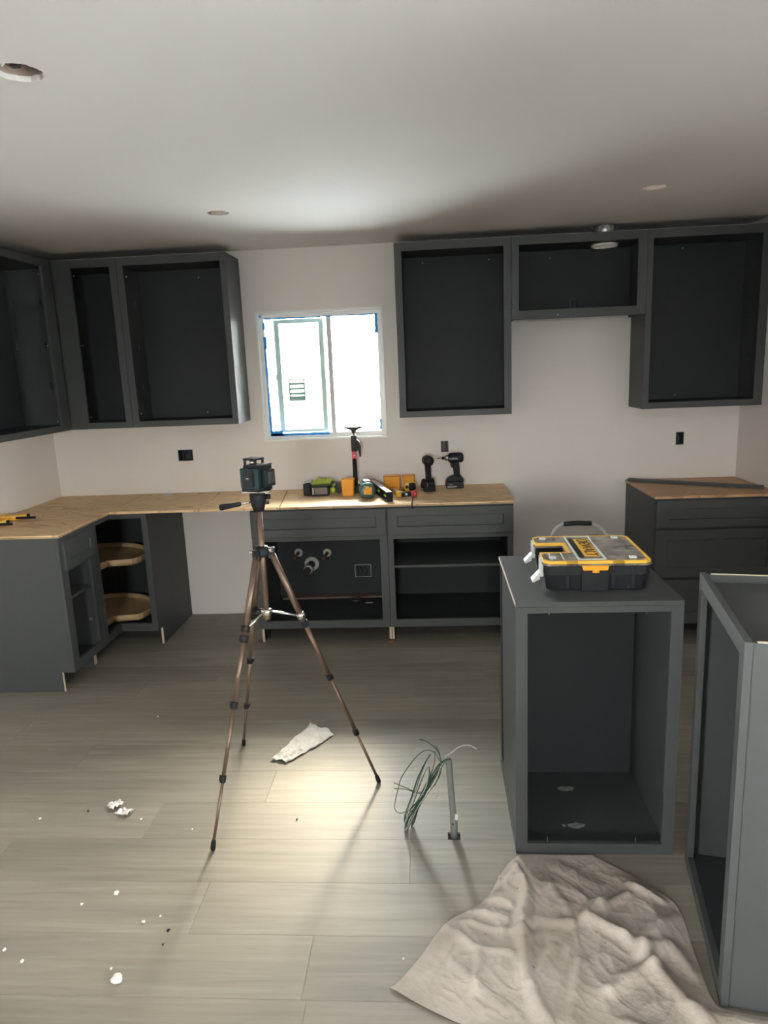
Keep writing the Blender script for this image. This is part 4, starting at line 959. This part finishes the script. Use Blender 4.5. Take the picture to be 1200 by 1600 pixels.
crumbs = [(1.655, -2.865, .006, 'white'), (1.747, -2.897, .006, 'black'), (1.27, -2.981, .006, 'white'), (1.349, -3.02, .006, 'white'), (1.187, -1.526, .005, 'white'), (1.419, -2.793, .005, 'white'), (1.029, -2.349, .005, 'white'), (1.438, -2.351, .005, 'white'), (1.63, -3.04, .004, 'white'), (1.70, -2.84, .004, 'white'), (2.05, -2.35, .004, 'black'), (1.66, -2.41, .004, 'white'), (2.48, -2.99, .004, 'white'), (1.75, -2.95, .004, 'black'), (1.20, -2.30, .004, 'black')]
crumb_labels = ['tiny white crumb on the floor up and right of the paper wad', 'black crumb on the floor left of the tripod leg shadow', 'white crumb at the left edge of the floor', 'white crumb on the floor just inside the left edge, second from it', 'white crumb on the floor in front of the left base cabinets', 'white crumb on the floor left of the lone larger crumb', 'white crumb on the left floor far from the paper scraps', 'white crumb on the floor just right of the folded paper scrap', 'white speck on the floor just above the paper wad', 'white speck on the floor right of the crumb pair in the shadow', 'dark speck on the floor between the tripod feet and the rag', 'white speck on the floor beside the front tripod leg', 'white speck on the floor by the left corner of the drop cloth', 'dark speck on the floor below the black crumb', 'dark speck on the floor left of the paper scraps']
for i, (x, y, s, mm) in enumerate(crumbs):
    o = crumple('floor_crumb', M[mm], (x, y, 0), (s, s*1.1, s), None, 60+i, 0.8)
    tag(o, crumb_labels[i], 'crumb', 'floor crumbs')

# ------------------------------------------------------------------ drop cloth
outline_L = [(2.868, -2.548), (2.800, -2.634), (2.757, -2.736), (2.685, -2.800), (2.612, -2.863), (2.530, -2.98), (2.462, -3.075), (2.450, -3.094), (2.470, -3.108), (2.600, -3.172), (2.80, -3.27), (3.00, -3.42), (3.2, -3.55)]
outline_R = [(3.118, -2.548), (3.190, -2.615), (3.259, -2.688), (3.30, -2.735), (3.325, -2.775), (3.325, -2.86), (3.314, -2.95), (3.308, -3.04), (3.306, -3.11), (3.330, -3.142), (3.450, -3.165), (3.640, -3.20), (3.80, -3.25), (3.75, -3.5)]
def along(path, t):
    k = t*(len(path)-1); i = min(int(k), len(path)-2); f = k-i
    a, b, c, d = [Vector(path[max(0, min(len(path)-1, j))]) for j in (i-1, i, i+1, i+2)]
    return 0.5*((2*b)+(c-a)*f+(2*a-5*b+4*c-d)*f*f+(3*b-a-3*c+d)*f**3)
ridges = [([(2.85,-2.602),(2.868,-2.75),(2.834,-2.891)],.030,.020),([(2.828,-2.908),(2.826,-3.078),(2.853,-3.194)],.026,.020),([(3.084,-2.79),(3.031,-2.843),(3.132,-2.903),(3.165,-2.967)],.026,.018),([(3.177,-2.944),(3.253,-2.877),(3.305,-2.825)],.028,.022),([(3.091,-2.803),(3.184,-2.746)],.018,.014),([(2.606,-2.874),(2.688,-2.953),(2.789,-2.98)],.012,.012),([(2.733,-2.768),(2.811,-2.794)],.018,.014),([(2.842,-2.871),(2.893,-2.852),(2.99,-2.856)],.016,.013),([(3.046,-3.094),(3.185,-3.006)],.022,.020),([(3.182,-3.017),(3.254,-3.176)],.026,.022),([(2.915,-2.944),(2.839,-3.088)],.012,.014),([(2.74,-2.734),(2.80,-2.70),(2.85,-2.645)],.020,.013),([(3.158,-2.967),(3.25,-2.942),(3.29,-3.029)],.024,.02),([(2.79,-2.66),(2.86,-2.70)],.016,.010),([(2.70,-2.82),(2.80,-2.85)],.014,.010),([(2.66,-2.86),(2.81,-2.90)],.010,.009),([(2.62,-3.02),(2.75,-3.16)],.010,.016),([(3.2,-2.70),(3.28,-2.76)],.016,.014),([(2.98,-3.0),(2.93,-3.2)],.013,.016),([(3.06,-3.2),(3.25,-3.28)],.014,.02),([(2.98,-2.60),(3.10,-2.70)],.010,.03),([(2.70,-2.98),(2.68,-3.10)],.012,.012),([(2.94,-2.70),(2.98,-2.80)],.010,.018)]
def cz_(x, y):
    h = 0.0; n0 = Vector((x*7, y*7, 3.1)); wx = x+0.012*noise.noise(n0); wy = y+0.012*noise.noise(n0+Vector((9, 4, 1)))
    for pts, hh_, wd in ridges:
        best = 9
        for a, b_ in zip(pts, pts[1:]):
            dx, dy = b_[0]-a[0], b_[1]-a[1]; L2 = dx*dx+dy*dy; t = max(0, min(1, ((wx-a[0])*dx+(wy-a[1])*dy)/L2))
            sd = math.hypot(wx-a[0]-dx*t, wy-a[1]-dy*t); best = min(best, sd)
        h = max(h, 0)+hh_*math.exp(-(best/wd)**2)*0.9
    q = Vector((x*14, y*14, 0))
    rdg = lambda v: (1-min(1, abs(noise.noise(v))*2.6))**2
    h += 0.009*rdg(Vector((x*3.4+y*2.2, y*2.6-x*1.2, 5)))+0.005*rdg(Vector((x*7-y*5, y*4+x*3, 1.7)))+0.0028*rdg(Vector((x*15+y*10, y*9-x*5, 8.2)))+0.0012*rdg(Vector((x*30+y*18, y*22, 2)))
    return h
b = MB()
def cfn(u, v):
    A, B = along(outline_L, v), along(outline_R, v)
    A = A+Vector((0.004*math.sin(31*v), 0.004*math.sin(23*v))); 
    p_ = A*(1-u)+B*u
    eg = min(1.0, min(u, 1-u)*9, v*9+0.0, (1-v)*9)
    return (p_.x, p_.y, 0.004+max(0, cz_(p_.x, p_.y))*(0.25+0.75*eg))
b.grid(210, 260, cfn); o = b.build('drop_cloth', M['canvas'])
s = o.modifiers.new('thick', 'SOLIDIFY'); s.thickness = 0.0022; s.offset = -1
tag(o, 'wrinkled stained beige canvas drop cloth spread before the open cabinet', 'drop cloth')

# ------------------------------------------------------------------ parts organizer on the island cabinet
TZ = AH+0.0005
og = thing('parts_organizer', 'black parts organizer with clear lid and yellow rim on the island cabinet', 'organizer', (2.966, -2.425, TZ), -0.03)
OW, OD, OB, OT = 0.357, 0.362, 0.088, 0.104
nt0, nt1, ntx = 0.128, 0.246, 0.098
def outline(i):
    c = 0.018
    return [(i+c, i), (OW-i-c, i), (OW-i, i+c), (OW-i, OD-i-c), (OW-i-c, OD-i), (i+c, OD-i), (i, OD-i-c), (i, nt1+i), (ntx+i, nt1+i), (ntx+i, nt0-i), (i, nt0-i), (i, i+c)]
def tapered(b, p0, z0, p1, z1):
    A = [b.bm.verts.new((*q, z0)) for q in p0]; B = [b.bm.verts.new((*q, z1)) for q in p1]; n = len(A)
    b.bm.faces.new(A[::-1]); b.bm.faces.new(B)
    for i in range(n): b.bm.faces.new((A[i], A[(i+1) % n], B[(i+1) % n], B[i]))
b = MB(); tapered(b, outline(0.014), 0.0, outline(0.006), OB-0.03)
b.build('tub', M['black'], og, bev=0.003)
b = MB(); po, pi = outline(0.004), outline(0.010)
A = [b.bm.verts.new((*q, OB-0.03)) for q in po]; B = [b.bm.verts.new((*q, OB)) for q in po]; D = [b.bm.verts.new((*q, OB)) for q in pi]; E_ = [b.bm.verts.new((*q, OB-0.03)) for q in pi]
for i in range(len(po)):
    l = (i+1) % len(po)
    for P_, Q_ in ((A, B), (B, D), (D, E_)): b.bm.faces.new((P_[i], P_[l], Q_[l], Q_[i]))
b.build('tub_wall', M['black'], og)
for q in (0.075, 0.165, 0.225, 0.290): MB().box(q, 0.0035, 0.006, q+0.012, 0.014, OB-0.006, 0.002).build('rib', M['black'], og)
MB().box(0.125, -0.004, 0.0, 0.215, 0.010, 0.070, 0.003).build('latch_block', M['black'], og)
b = MB(); po, pi = outline(0.002), outline(0.013)
A = [b.bm.verts.new((*q, OB+0.006)) for q in po]; B = [b.bm.verts.new((*q, OT)) for q in po]; D = [b.bm.verts.new((*q, OT)) for q in pi]; E_ = [b.bm.verts.new((*q, OB+0.006)) for q in pi]
for i in range(len(po)):
    l = (i+1) % len(po)
    for P_, Q_ in ((A, B), (B, D), (D, E_), (E_, A)): b.bm.faces.new((P_[i], P_[l], Q_[l], Q_[i]))
b.build('seal_rim', M['yellow'], og, bev=0.0015, label='yellow rubber seal under the clear lid')
MB().prism(outline(-0.001), OB+0.0005, OB+0.0055).build('lid_skirt', M['haze'], og, label='clear plastic lid edge')
b = MB(); b.prism(outline(0.0132), OT-0.003, OT-0.001); lid = b.build('lid', M['haze'], og, label='clear plastic lid')
b = MB()
for x in (0.118, 0.205): b.box(x, 0.020, OT-0.001, x+0.006, OD-0.020, OT+0.004, 0.001)
b.box(0.124, 0.020, OT-0.001, 0.205, 0.026, OT+0.002, 0.0008); b.box(0.124, OD-0.026, OT-0.001, 0.205, OD-0.020, OT+0.002, 0.0008)
for x in (0.030, 0.070): b.box(x, 0.022, OT-0.001, x+0.004, nt0-0.020, OT+0.002, 0.0008)
b.build('lid_rib', M['batt_white'], lid)
for x, y in ((0.30, 0.04), (0.30, OD-0.045), (0.035, 0.045), (0.035, OD-0.05)):
    MB().box(x-0.010, y-0.010, OT-0.001, x+0.012, y+0.010, OT+0.006, 0.002).build('lid_foot', M['batt_white'], lid)
lb_ = MB().box(0.128, 0.055, OT-0.001, 0.199, OD-0.050, OT+0.0002).build('label', M['black'], og)
MB().box(0.146, 0.058, OT+0.0002, 0.199, OD-0.055, OT+0.0008).build('yellow_field', M['yellow'], lb_)
ml = Matrix(((0, 1, 0, 0.174), (-1, 0, 0, OD/2), (0, 0, 1, OT+0.0012), (0, 0, 0, 1)))
text('DEWALT', 0.056, lb_, M['black'], ml)
for x0, y0, x1, y1 in ((0.020, 0.020, 0.090, 0.108), (0.020, 0.266, 0.090, 0.342), (0.112, 0.020, 0.225, 0.175), (0.112, 0.185, 0.225, 0.342), (0.232, 0.020, 0.340, 0.175), (0.232, 0.185, 0.340, 0.342)):
    b = MB(); 
    b.box(x0, y0, 0.072, x1, y1, 0.078); 
    b.box(x0, y0, 0.078, x0+0.002, y1, OT-0.007); b.box(x1-0.002, y0, 0.078, x1, y1, OT-0.007); b.box(x0+0.002, y0, 0.078, x1-0.002, y0+0.002, OT-0.007); b.box(x0+0.002, y1-0.002, 0.078, x1-0.002, y1, OT-0.007)
    b.build('inner_bin', M['yellow'] if x0 < 0.1 else M['beige_tray'], og)
b = MB(); b.prism([(0.130, 0.074), (0.210, 0.074), (0.214, 0.090), (0.126, 0.090)], -0.008, 0.003, 'y', 0.0015); b.box(0.160, -0.010, 0.066, 0.182, 0.0, 0.078, 0.002); b.build('latch', M['orange'], og, label='orange front latch')
for yy in (0.062, 0.300):
    b = MB(); b.box(-0.006, yy-0.022, 0.040, 0.006, yy+0.022, OB+0.012, 0.003); b.prism([(-0.006, 0.030), (-0.030, 0.018), (-0.034, 0.026), (-0.006, 0.056)], yy-0.020, yy+0.020, 'y', 0.002)
    b.build('latch', M['batt_white'], og, label='pale grey side latch')
    MB().box(0.004, yy-0.028, OB+0.002, 0.022, yy+0.028, OT+0.002, 0.003).build('latch_mount', M['clear'], og)
for x in (0.095, 0.245): MB().box(x-0.018, -0.003, OB-0.002, x+0.018, 0.006, OT, 0.002).build('lid_hinge', M['clear'], og)
for x in (0.095, 0.235): MB().box(x-0.018, OD-0.006, OB-0.002, x+0.018, OD+0.004, OT+0.004, 0.002).build('lid_hinge', M['clear'], og)
hd = smoothpath([(0.072, OD+0.006, 0.085), (0.090, OD+0.008, 0.125), (0.122, OD+0.009, 0.148), (0.175, OD+0.009, 0.151), (0.230, OD+0.009, 0.148), (0.268, OD+0.008, 0.125), (0.290, OD+0.006, 0.085)], 6)
ho = MB().tube(hd, 0.0058, 12).build('carry_handle', M['greytube'], og)
MB().tube([(0.123, OD+0.009, 0.1485), (0.125, OD+0.009, 0.1487), (0.175, OD+0.009, 0.151), (0.227, OD+0.009, 0.1487), (0.229, OD+0.009, 0.1485)], [0.007, 0.0092, 0.0095, 0.0092, 0.007], 14).build('grip', M['black2'], ho)

# ------------------------------------------------------------------ things on the plywood counter
CZT = PZ1+0.0006
def binbox(name, label, loc, rz, wx, wy, h, tp=0.86, m='orange'):
    b = MB(); n = rrect(-wx/2, -wy/2, wx/2, wy/2, 0.008, 3); sc2 = lambda p_, s_: [(x*s_, y*s_) for x, y in p_]
    levels = [(sc2(n, tp*0.96), 0.0), (sc2(n, tp), 0.004), (sc2(n, 0.985), h-0.006), (sc2(n, 1.03), h-0.006), (sc2(n, 1.03), h), (sc2(n, 0.94), h), (sc2(n, tp*0.93), 0.006)]
    R = [[b.bm.verts.new((*q, z)) for q in pp] for pp, z in levels]; k = len(n)
    b.bm.faces.new(R[0][::-1]); b.bm.faces.new(R[-1])
    for A, B in zip(R, R[1:]):
        for i in range(k): b.bm.faces.new((A[i], A[(i+1) % k], B[(i+1) % k], B[i]))
    o = b.build(name, M[m], loc=loc); o.rotation_euler = (0, 0, rz)
    return tag(o, label, 'bin')
binbox('parts_bin', 'single orange plastic bin in front of the support pole', (2.067, -0.290, CZT), 0.03, 0.086, 0.07, 0.106)
binbox('parts_bin', 'wide orange plastic bin behind the spirit level', (2.343, -0.135, CZT), 0.06, 0.112, 0.100, 0.092, 0.9)
binbox('parts_bin', 'narrow orange plastic bin between the wide bin and the drills', (2.452, -0.120, CZT), 0.03, 0.080, 0.100, 0.090, 0.9)

# support pole with round plate
sp_ = thing('support_pole', 'black telescopic support pole with round top plate standing before the window', 'pole', (2.100, -0.190, CZT))
MB().lathe([(0.0, 0.425), (0.004, 0.425), (0.010, 0.4), (0.012, 0.39), (0.014, 0.40), (0.030, 0.412), (0.066, 0.425), (0.070, 0.432), (0, 0.430)], (0.010, 0, 0.0), n=28).build('top_plate', M['dkgrey'], sp_)
b = MB(); b.cyl((0.010, 0, 0.30), (0.010, 0, 0.408), 0.0085, n=14); b.build('screw_rod', M['steel'], sp_)
b = MB(); b.box(-0.010, -0.016, 0.27, 0.028, 0.016, 0.375, 0.005); pb_ = b.build('clamp_housing', M['black'], sp_)
b = MB(); b.prism([(0.026, 0.35), (0.044, 0.335), (0.052, 0.30), (0.050, 0.235), (0.042, 0.232), (0.036, 0.27), (0.026, 0.29)], -0.011, 0.011, 'y', 0.003); b.build('lever', M['black'], sp_)
b = MB(); b.box(-0.008, -0.0135, 0.222, 0.022, 0.0135, 0.272, 0.002); b.build('red_band', M['red'], sp_)
b = MB(); b.box(0.0, -0.0142, 0.243, 0.014, -0.0134, 0.249); b.build('print', M['batt_white'], pb_)
b = MB(); b.tube([(0.006, 0, 0.004), (0.006, 0, 0.225)], 0.0145, 16); b.build('tube', M['black2'], sp_)
b = MB(); b.prism([(-0.018, 0.0), (0.10, 0.0), (0.10, 0.006), (0.045, 0.022), (0.020, 0.045), (-0.012, 0.045), (-0.018, 0.02)], -0.024, 0.024, 'y', 0.003); b.build('foot_plate', M['black'], sp_)

# drills
def driver():
    t = thing('impact_driver', 'black cordless impact driver seen side-on with its bit pointing left', 'drill', (0, 0, 0))
    # local: nose to -x, battery on the ground
    b = MB(); b.lathe([(0, 0.052), (0.024, 0.050), (0.0315, 0.040), (0.033, 0.02), (0.033, -0.028), (0.029, -0.042), (0.021, -0.050), (0.019, -0.051), (0, -0.051)], (0.008, 0, 0.198), (1, 0, 0), 24); hd_ = b.build('motor_housing', M['black'], t)
    b = MB(); b.lathe([(0.020, 0.0), (0.0185, 0.012), (0.014, 0.020), (0.010, 0.024), (0.0, 0.024)], (-0.042, 0, 0.198), (-1, 0, 0), 20); b.build('nose_cone', M['steel'], t)
    b = MB(); b.lathe([(0.0095, 0.0), (0.0095, 0.016), (0.007, 0.018), (0, 0.018)], (-0.064, 0, 0.198), (-1, 0, 0), 16); b.build('chuck', M['black2'], t)
    b = MB(); b.lathe([(0.0038, 0.0), (0.0038, 0.022), (0.006, 0.023), (0.006, 0.030), (0.002, 0.036), (0, 0.037)], (-0.080, 0, 0.198), (-1, 0, 0), 8); b.build('driver_bit', M['steel'], t)
    b = MB(); b.prism([(-0.030, 0.178), (0.028, 0.178), (0.032, 0.14), (0.036, 0.072), (-0.002, 0.072), (-0.010, 0.130), (-0.016, 0.150)], -0.0165, 0.0165, 'y', 0.006); b.build('handle', M['black2'], t)
    b = MB(); b.prism([(-0.031, 0.172), (-0.016, 0.170), (-0.012, 0.132), (-0.022, 0.134), (-0.028, 0.150)], -0.009, 0.009, 'y', 0.002); b.build('trigger', M['dkgrey'], t)
    b = MB(); b.prism([(-0.010, 0.080), (0.040, 0.080), (0.056, 0.062), (0.058, 0.044), (-0.060, 0.044), (-0.052, 0.060), (-0.030, 0.074)], -0.032, 0.032, 'y', 0.004); b.build('foot', M['black'], t)
    b = MB(); b.prism([(-0.060, 0.043), (0.054, 0.043), (0.056, 0.004), (0.050, 0.0), (-0.054, 0.0), (-0.061, 0.008)], -0.036, 0.036, 'y', 0.004); bt = b.build('battery', M['black'], t)
    MB().box(-0.052, -0.0368, 0.008, 0.010, -0.0358, 0.014).build('print', M['batt_white'], bt)
    b = MB(); b.tube([(0.054, -0.02, 0.060), (0.066, -0.02, 0.054), (0.066, -0.02, 0.036)], 0.002, 8); b.build('belt_hook', M['steel'], t)
    return t, hd_, bt
d1, hd_, bt = driver()
d1.location = (2.757, -0.115, CZT); d1.rotation_euler = (0, 0, 0.06)
d2 = dup(d1, (2.580, -0.205, CZT), -1.31, 'black cordless impact driver seen from behind, left of the side-on one', 'cordless impact drivers'); d1['group'] = 'cordless impact drivers'
MT = lambda x, y, z: Matrix(((1, 0, 0, x), (0, 0, -1, y), (0, 1, 0, z), (0, 0, 0, 1)))
text('makita', 0.021, hd_, M['batt_white'], MT(-0.008, -0.0336, 0.196))
text('makita', 0.011, bt, M['batt_white'], MT(-0.030, -0.0364, 0.026))

# green cordless tool lying down, battery to the front
gt = thing('cordless_multitool', 'lime and black cordless tool lying on its side, battery face forward', 'power tool', (1.885, -0.250, CZT), 0.02)
bt2 = MB().box(-0.058, -0.052, 0.002, 0.056, 0.02, 0.066, 0.006).build('battery', M['black'], gt)
MB().box(-0.034, -0.0535, 0.012, 0.046, -0.0515, 0.056, 0.0006).build('label', M['label'], bt2)
MB().box(-0.050, -0.0535, 0.012, -0.040, -0.0515, 0.056, 0.0006).build('print', M['batt_white'], bt2)
b = MB(); b.prism([(-0.112, 0.004), (-0.066, 0.004), (-0.066, 0.066), (-0.085, 0.084), (-0.112, 0.078)], -0.035, 0.04, 'y', 0.004); b.build('foot', M['black'], gt)
b = MB(); b.prism([(-0.110, 0.078), (-0.060, 0.086), (-0.056, 0.098), (-0.070, 0.092), (-0.104, 0.088)], -0.01, 0.03, 'y', 0.002); b.build('guide', M['steel'], gt)
b = MB(); b.tube(smoothpath([(-0.070, 0.06, 0.050), (-0.02, 0.075, 0.070), (0.04, 0.08, 0.070), (0.082, 0.06, 0.055), (0.098, 0.03, 0.04)], 5), [0.022]*5+[0.026]*8+[0.024]*8, 14); b.build('motor_housing', M['lime'], gt)
b = MB(); b.tube(smoothpath([(0.06, 0.06, 0.062), (0.098, 0.05, 0.050), (0.118, 0.01, 0.036), (0.112, -0.02, 0.03)], 5), [0.024]*5+[0.027]*6+[0.024]*5, 14); b.build('handle', M['dkgrey'], gt)
b = MB(); b.lathe([(0, 0), (0.018, 0), (0.020, 0.006), (0.018, 0.016), (0, 0.017)], (0.082, -0.025, 0.034), (-0.3, -1, 0), 16); b.build('dial', M['lime'], gt)
b = MB(); b.prism([(-0.03, 0.084), (0.03, 0.09), (0.026, 0.1), (0.0, 0.096), (-0.02, 0.112), (-0.026, 0.108)], 0.05, 0.07, 'y', 0.002); b.build('switch', M['lime'], gt)

# teal tool with orange label on its end
tt = thing('power_tool', 'rounded teal power tool with orange label on its end, beside the spirit level', 'power tool', (2.208, -0.445, CZT), 0.2)
b = MB(); b.lathe([(0, 0), (0.036, 0.0), (0.047, 0.006), (0.050, 0.02), (0.050, 0.10), (0.046, 0.135), (0.036, 0.155), (0.030, 0.20), (0, 0.205)], (0, 0, 0.0505), (0, 1, 0), 28)
for v in b.bm.verts: v.co.z = max(v.co.z, 0.004)
body_ = b.build('body', M['teal2'], tt)
b = MB(); b.prism([(-0.026, 0.030), (0.024, 0.026), (0.026, 0.072), (0.006, 0.074), (0.004, 0.080), (-0.014, 0.080), (-0.014, 0.062), (-0.026, 0.060)], -0.003, 0.001, 'y', 0.0008); b.build('label', M['orange'], tt)
b = MB(); b.prism([(0.02, 0.092), (0.16, 0.090), (0.15, 0.105), (0.04, 0.108)], -0.022, 0.022, 'x', 0.004); b.build('grip_cover', M['teal2'], tt)
MB().tube([(-0.035, 0.05, 0.075), (-0.05, 0.06, 0.085), (-0.045, 0.09, 0.095)], 0.004, 8).build('hook', M['black'], tt)

# spirit level standing on edge, receding
sl = thing('spirit_level', 'black box spirit level standing on edge pointing at the window', 'spirit level', (2.347, -0.560, CZT), math.atan2(2.347-2.205, -0.560+0.075)+PI)
ang = math.atan2(0.141, 0.485)
sl.rotation_euler = (0, 0, ang)
LL = 0.50
b = MB(); b.box(-0.019, 0.0, 0.0, 0.019, LL, 0.007); b.box(-0.019, 0.0, 0.053, 0.019, LL, 0.060)
b.box(-0.009, 0.0, 0.007, -0.005, LL, 0.053); b.box(0.005, 0.0, 0.007, 0.009, LL, 0.053); rl = b.build('rail', M['black'], sl, bev=0.001)
MB().box(-0.016, 0.002, 0.0602, 0.016, LL-0.002, 0.0608).build('top_edge', M['steel'], rl, label='worn silver top edge')
b = MB(); b.prism(rrect(-0.0195, 0.0, 0.0195, 0.060, 0.004), -0.006, 0.003, 'y', 0.001); b.build('end_cap', M['black2'], sl)
b = MB(); b.prism(rrect(-0.0195, 0.0, 0.0195, 0.060, 0.004), LL-0.003, LL+0.006, 'y', 0.001); b.build('end_cap', M['black2'], sl)
for yy in (0.06, 0.25, 0.43): MB().cyl((-0.012, yy-0.018, 0.03), (-0.012, yy+0.018, 0.03), 0.007, n=12).build('vial', M['lime'], sl)

# mallet with yellow and red faces
mt = thing('mallet', 'two-faced mallet with yellow and red heads and wooden handle by the level', 'mallet', (2.445, -0.470, CZT), 0.1)
b = MB(); b.lathe([(0.012, -0.030), (0.016, -0.026), (0.016, 0.026), (0.012, 0.030)], (0, 0, 0.0285), (1, 0, 0), 18); hb_ = b.build('head', M['black'], mt)
MB().lathe([(0.0, 0.0), (0.0135, 0.0), (0.0215, 0.004), (0.0215, 0.026), (0.018, 0.033), (0, 0.035)], (-0.030, 0, 0.0285), (-1, 0, 0), 22).build('yellow_face', M['yellowhead'], mt)
MB().lathe([(0.0, 0.0), (0.0135, 0.0), (0.0185, 0.004), (0.0225, 0.026), (0.020, 0.033), (0, 0.035)], (0.030, 0, 0.0285), (1, 0, 0), 22).build('red_face', M['red'], mt)
MB().lathe([(0, 0), (0.008, 0), (0.008, 0.003), (0, 0.004)], (0, -0.015, 0.030), (0, -1, 0), 14).build('badge', M['batt_white'], hb_)
b = MB(); b.tube([(0.0, 0.01, 0.0285), (-0.02, 0.07, 0.026), (-0.05, 0.17, 0.022), (-0.072, 0.255, 0.0185)], [0.0095, 0.011, 0.014, 0.0135], 14); b.build('handle', M['handlewood'], mt)
st = MB(); st.tube(smoothpath([(2.489, -0.50, CZT+0.035), (2.486, -0.575, CZT+0.018), (2.484, -0.640, CZT+0.004), (2.484, -0.6425, CZT-0.012), (2.484, -0.6425, CZT-0.030)], 5), 0.004, 8)
tag(st.build('strap', M['black2']), 'thin black strap hanging over the counter edge at the mallet', 'strap')
tm = thing('tape_measure', 'yellow and black tape measure beside the narrow orange bin', 'tape measure', (2.462, -0.235, CZT), 0.12)
MB().prism(rrect(-0.034, 0.0, 0.034, 0.066, 0.012), -0.018, 0.018, 'y', 0.003).build('case', M['yellow'], tm)
MB().prism(rrect(-0.008, 0.010, 0.036, 0.062, 0.010), -0.0205, -0.0165, 'y', 0.001).build('grip', M['black2'], tm)
MB().cyl((-0.020, -0.0195, 0.036), (-0.020, -0.0175, 0.036), 0.011, n=16).build('lock', M['black'], tm)
MB().box(-0.060, -0.010, 0.0, -0.033, 0.010, 0.018, 0.004).build('blade_tip', M['copper'], tm)

# quick clamps on the left counter
def clamp(label, loc, rz, L):
    t = thing('bar_clamp', label, 'clamp', loc, rz, 'yellow bar clamps on the left counter')
    MB().box(-0.095, -0.003, 0.010, L, 0.003, 0.024, 0.0008).build('bar', M['black'], t)
    MB().prism([(-0.05, -0.012), (0.02, -0.016), (0.045, 0.01), (0.075, 0.055), (0.068, 0.072), (0.05, 0.070), (0.02, 0.035), (-0.03, 0.028)], 0.004, 0.030, 'z', 0.005).build('jaw', M['yellow'], t)
    MB().prism([(-0.10, -0.014), (-0.055, -0.014), (-0.04, 0.016), (-0.05, 0.085), (-0.075, 0.092), (-0.082, 0.03), (-0.10, 0.015)], 0.003, 0.034, 'z', 0.006).build('body', M['yellow'], t)
    MB().prism([(-0.045, -0.016), (-0.02, -0.016), (0.0, -0.085), (-0.012, -0.092), (-0.03, -0.06)], 0.006, 0.026, 'z', 0.004).build('trigger', M['orange'], t)
    MB().box(0.060, 0.050, 0.006, 0.080, 0.075, 0.028, 0.003).build('pad', M['black2'], t)
    return t
clamp('yellow bar clamp lying on the left counter, nearer the wall', (0.128, -0.830, CZT), 0.05, 0.150)
clamp('yellow bar clamp lying on the left counter, nearer the room', (0.112, -1.010, CZT), 0.12, 0.130)

# grey filler strip on the right plywood
fs = MB(); fs.box(0, -0.019, 0, 0.79, 0.019, 0.019, 0.001)
o = fs.build('trim_strip', M['cab'], loc=(3.893, -0.070, CZT)); o.rotation_euler = (0, 0, -0.545); tag(o, 'long dark grey wood strip lying across the right corner plywood', 'wood strip')
# pencil-thin scrap on counter
tag(crumple('paper_scrap', M['white'], (0.80, -0.10, CZT), (0.045, 0.03, 0.003), None, 77, 0.3), 'small pale paper scrap on the plywood below the wide wall box', 'scrap')
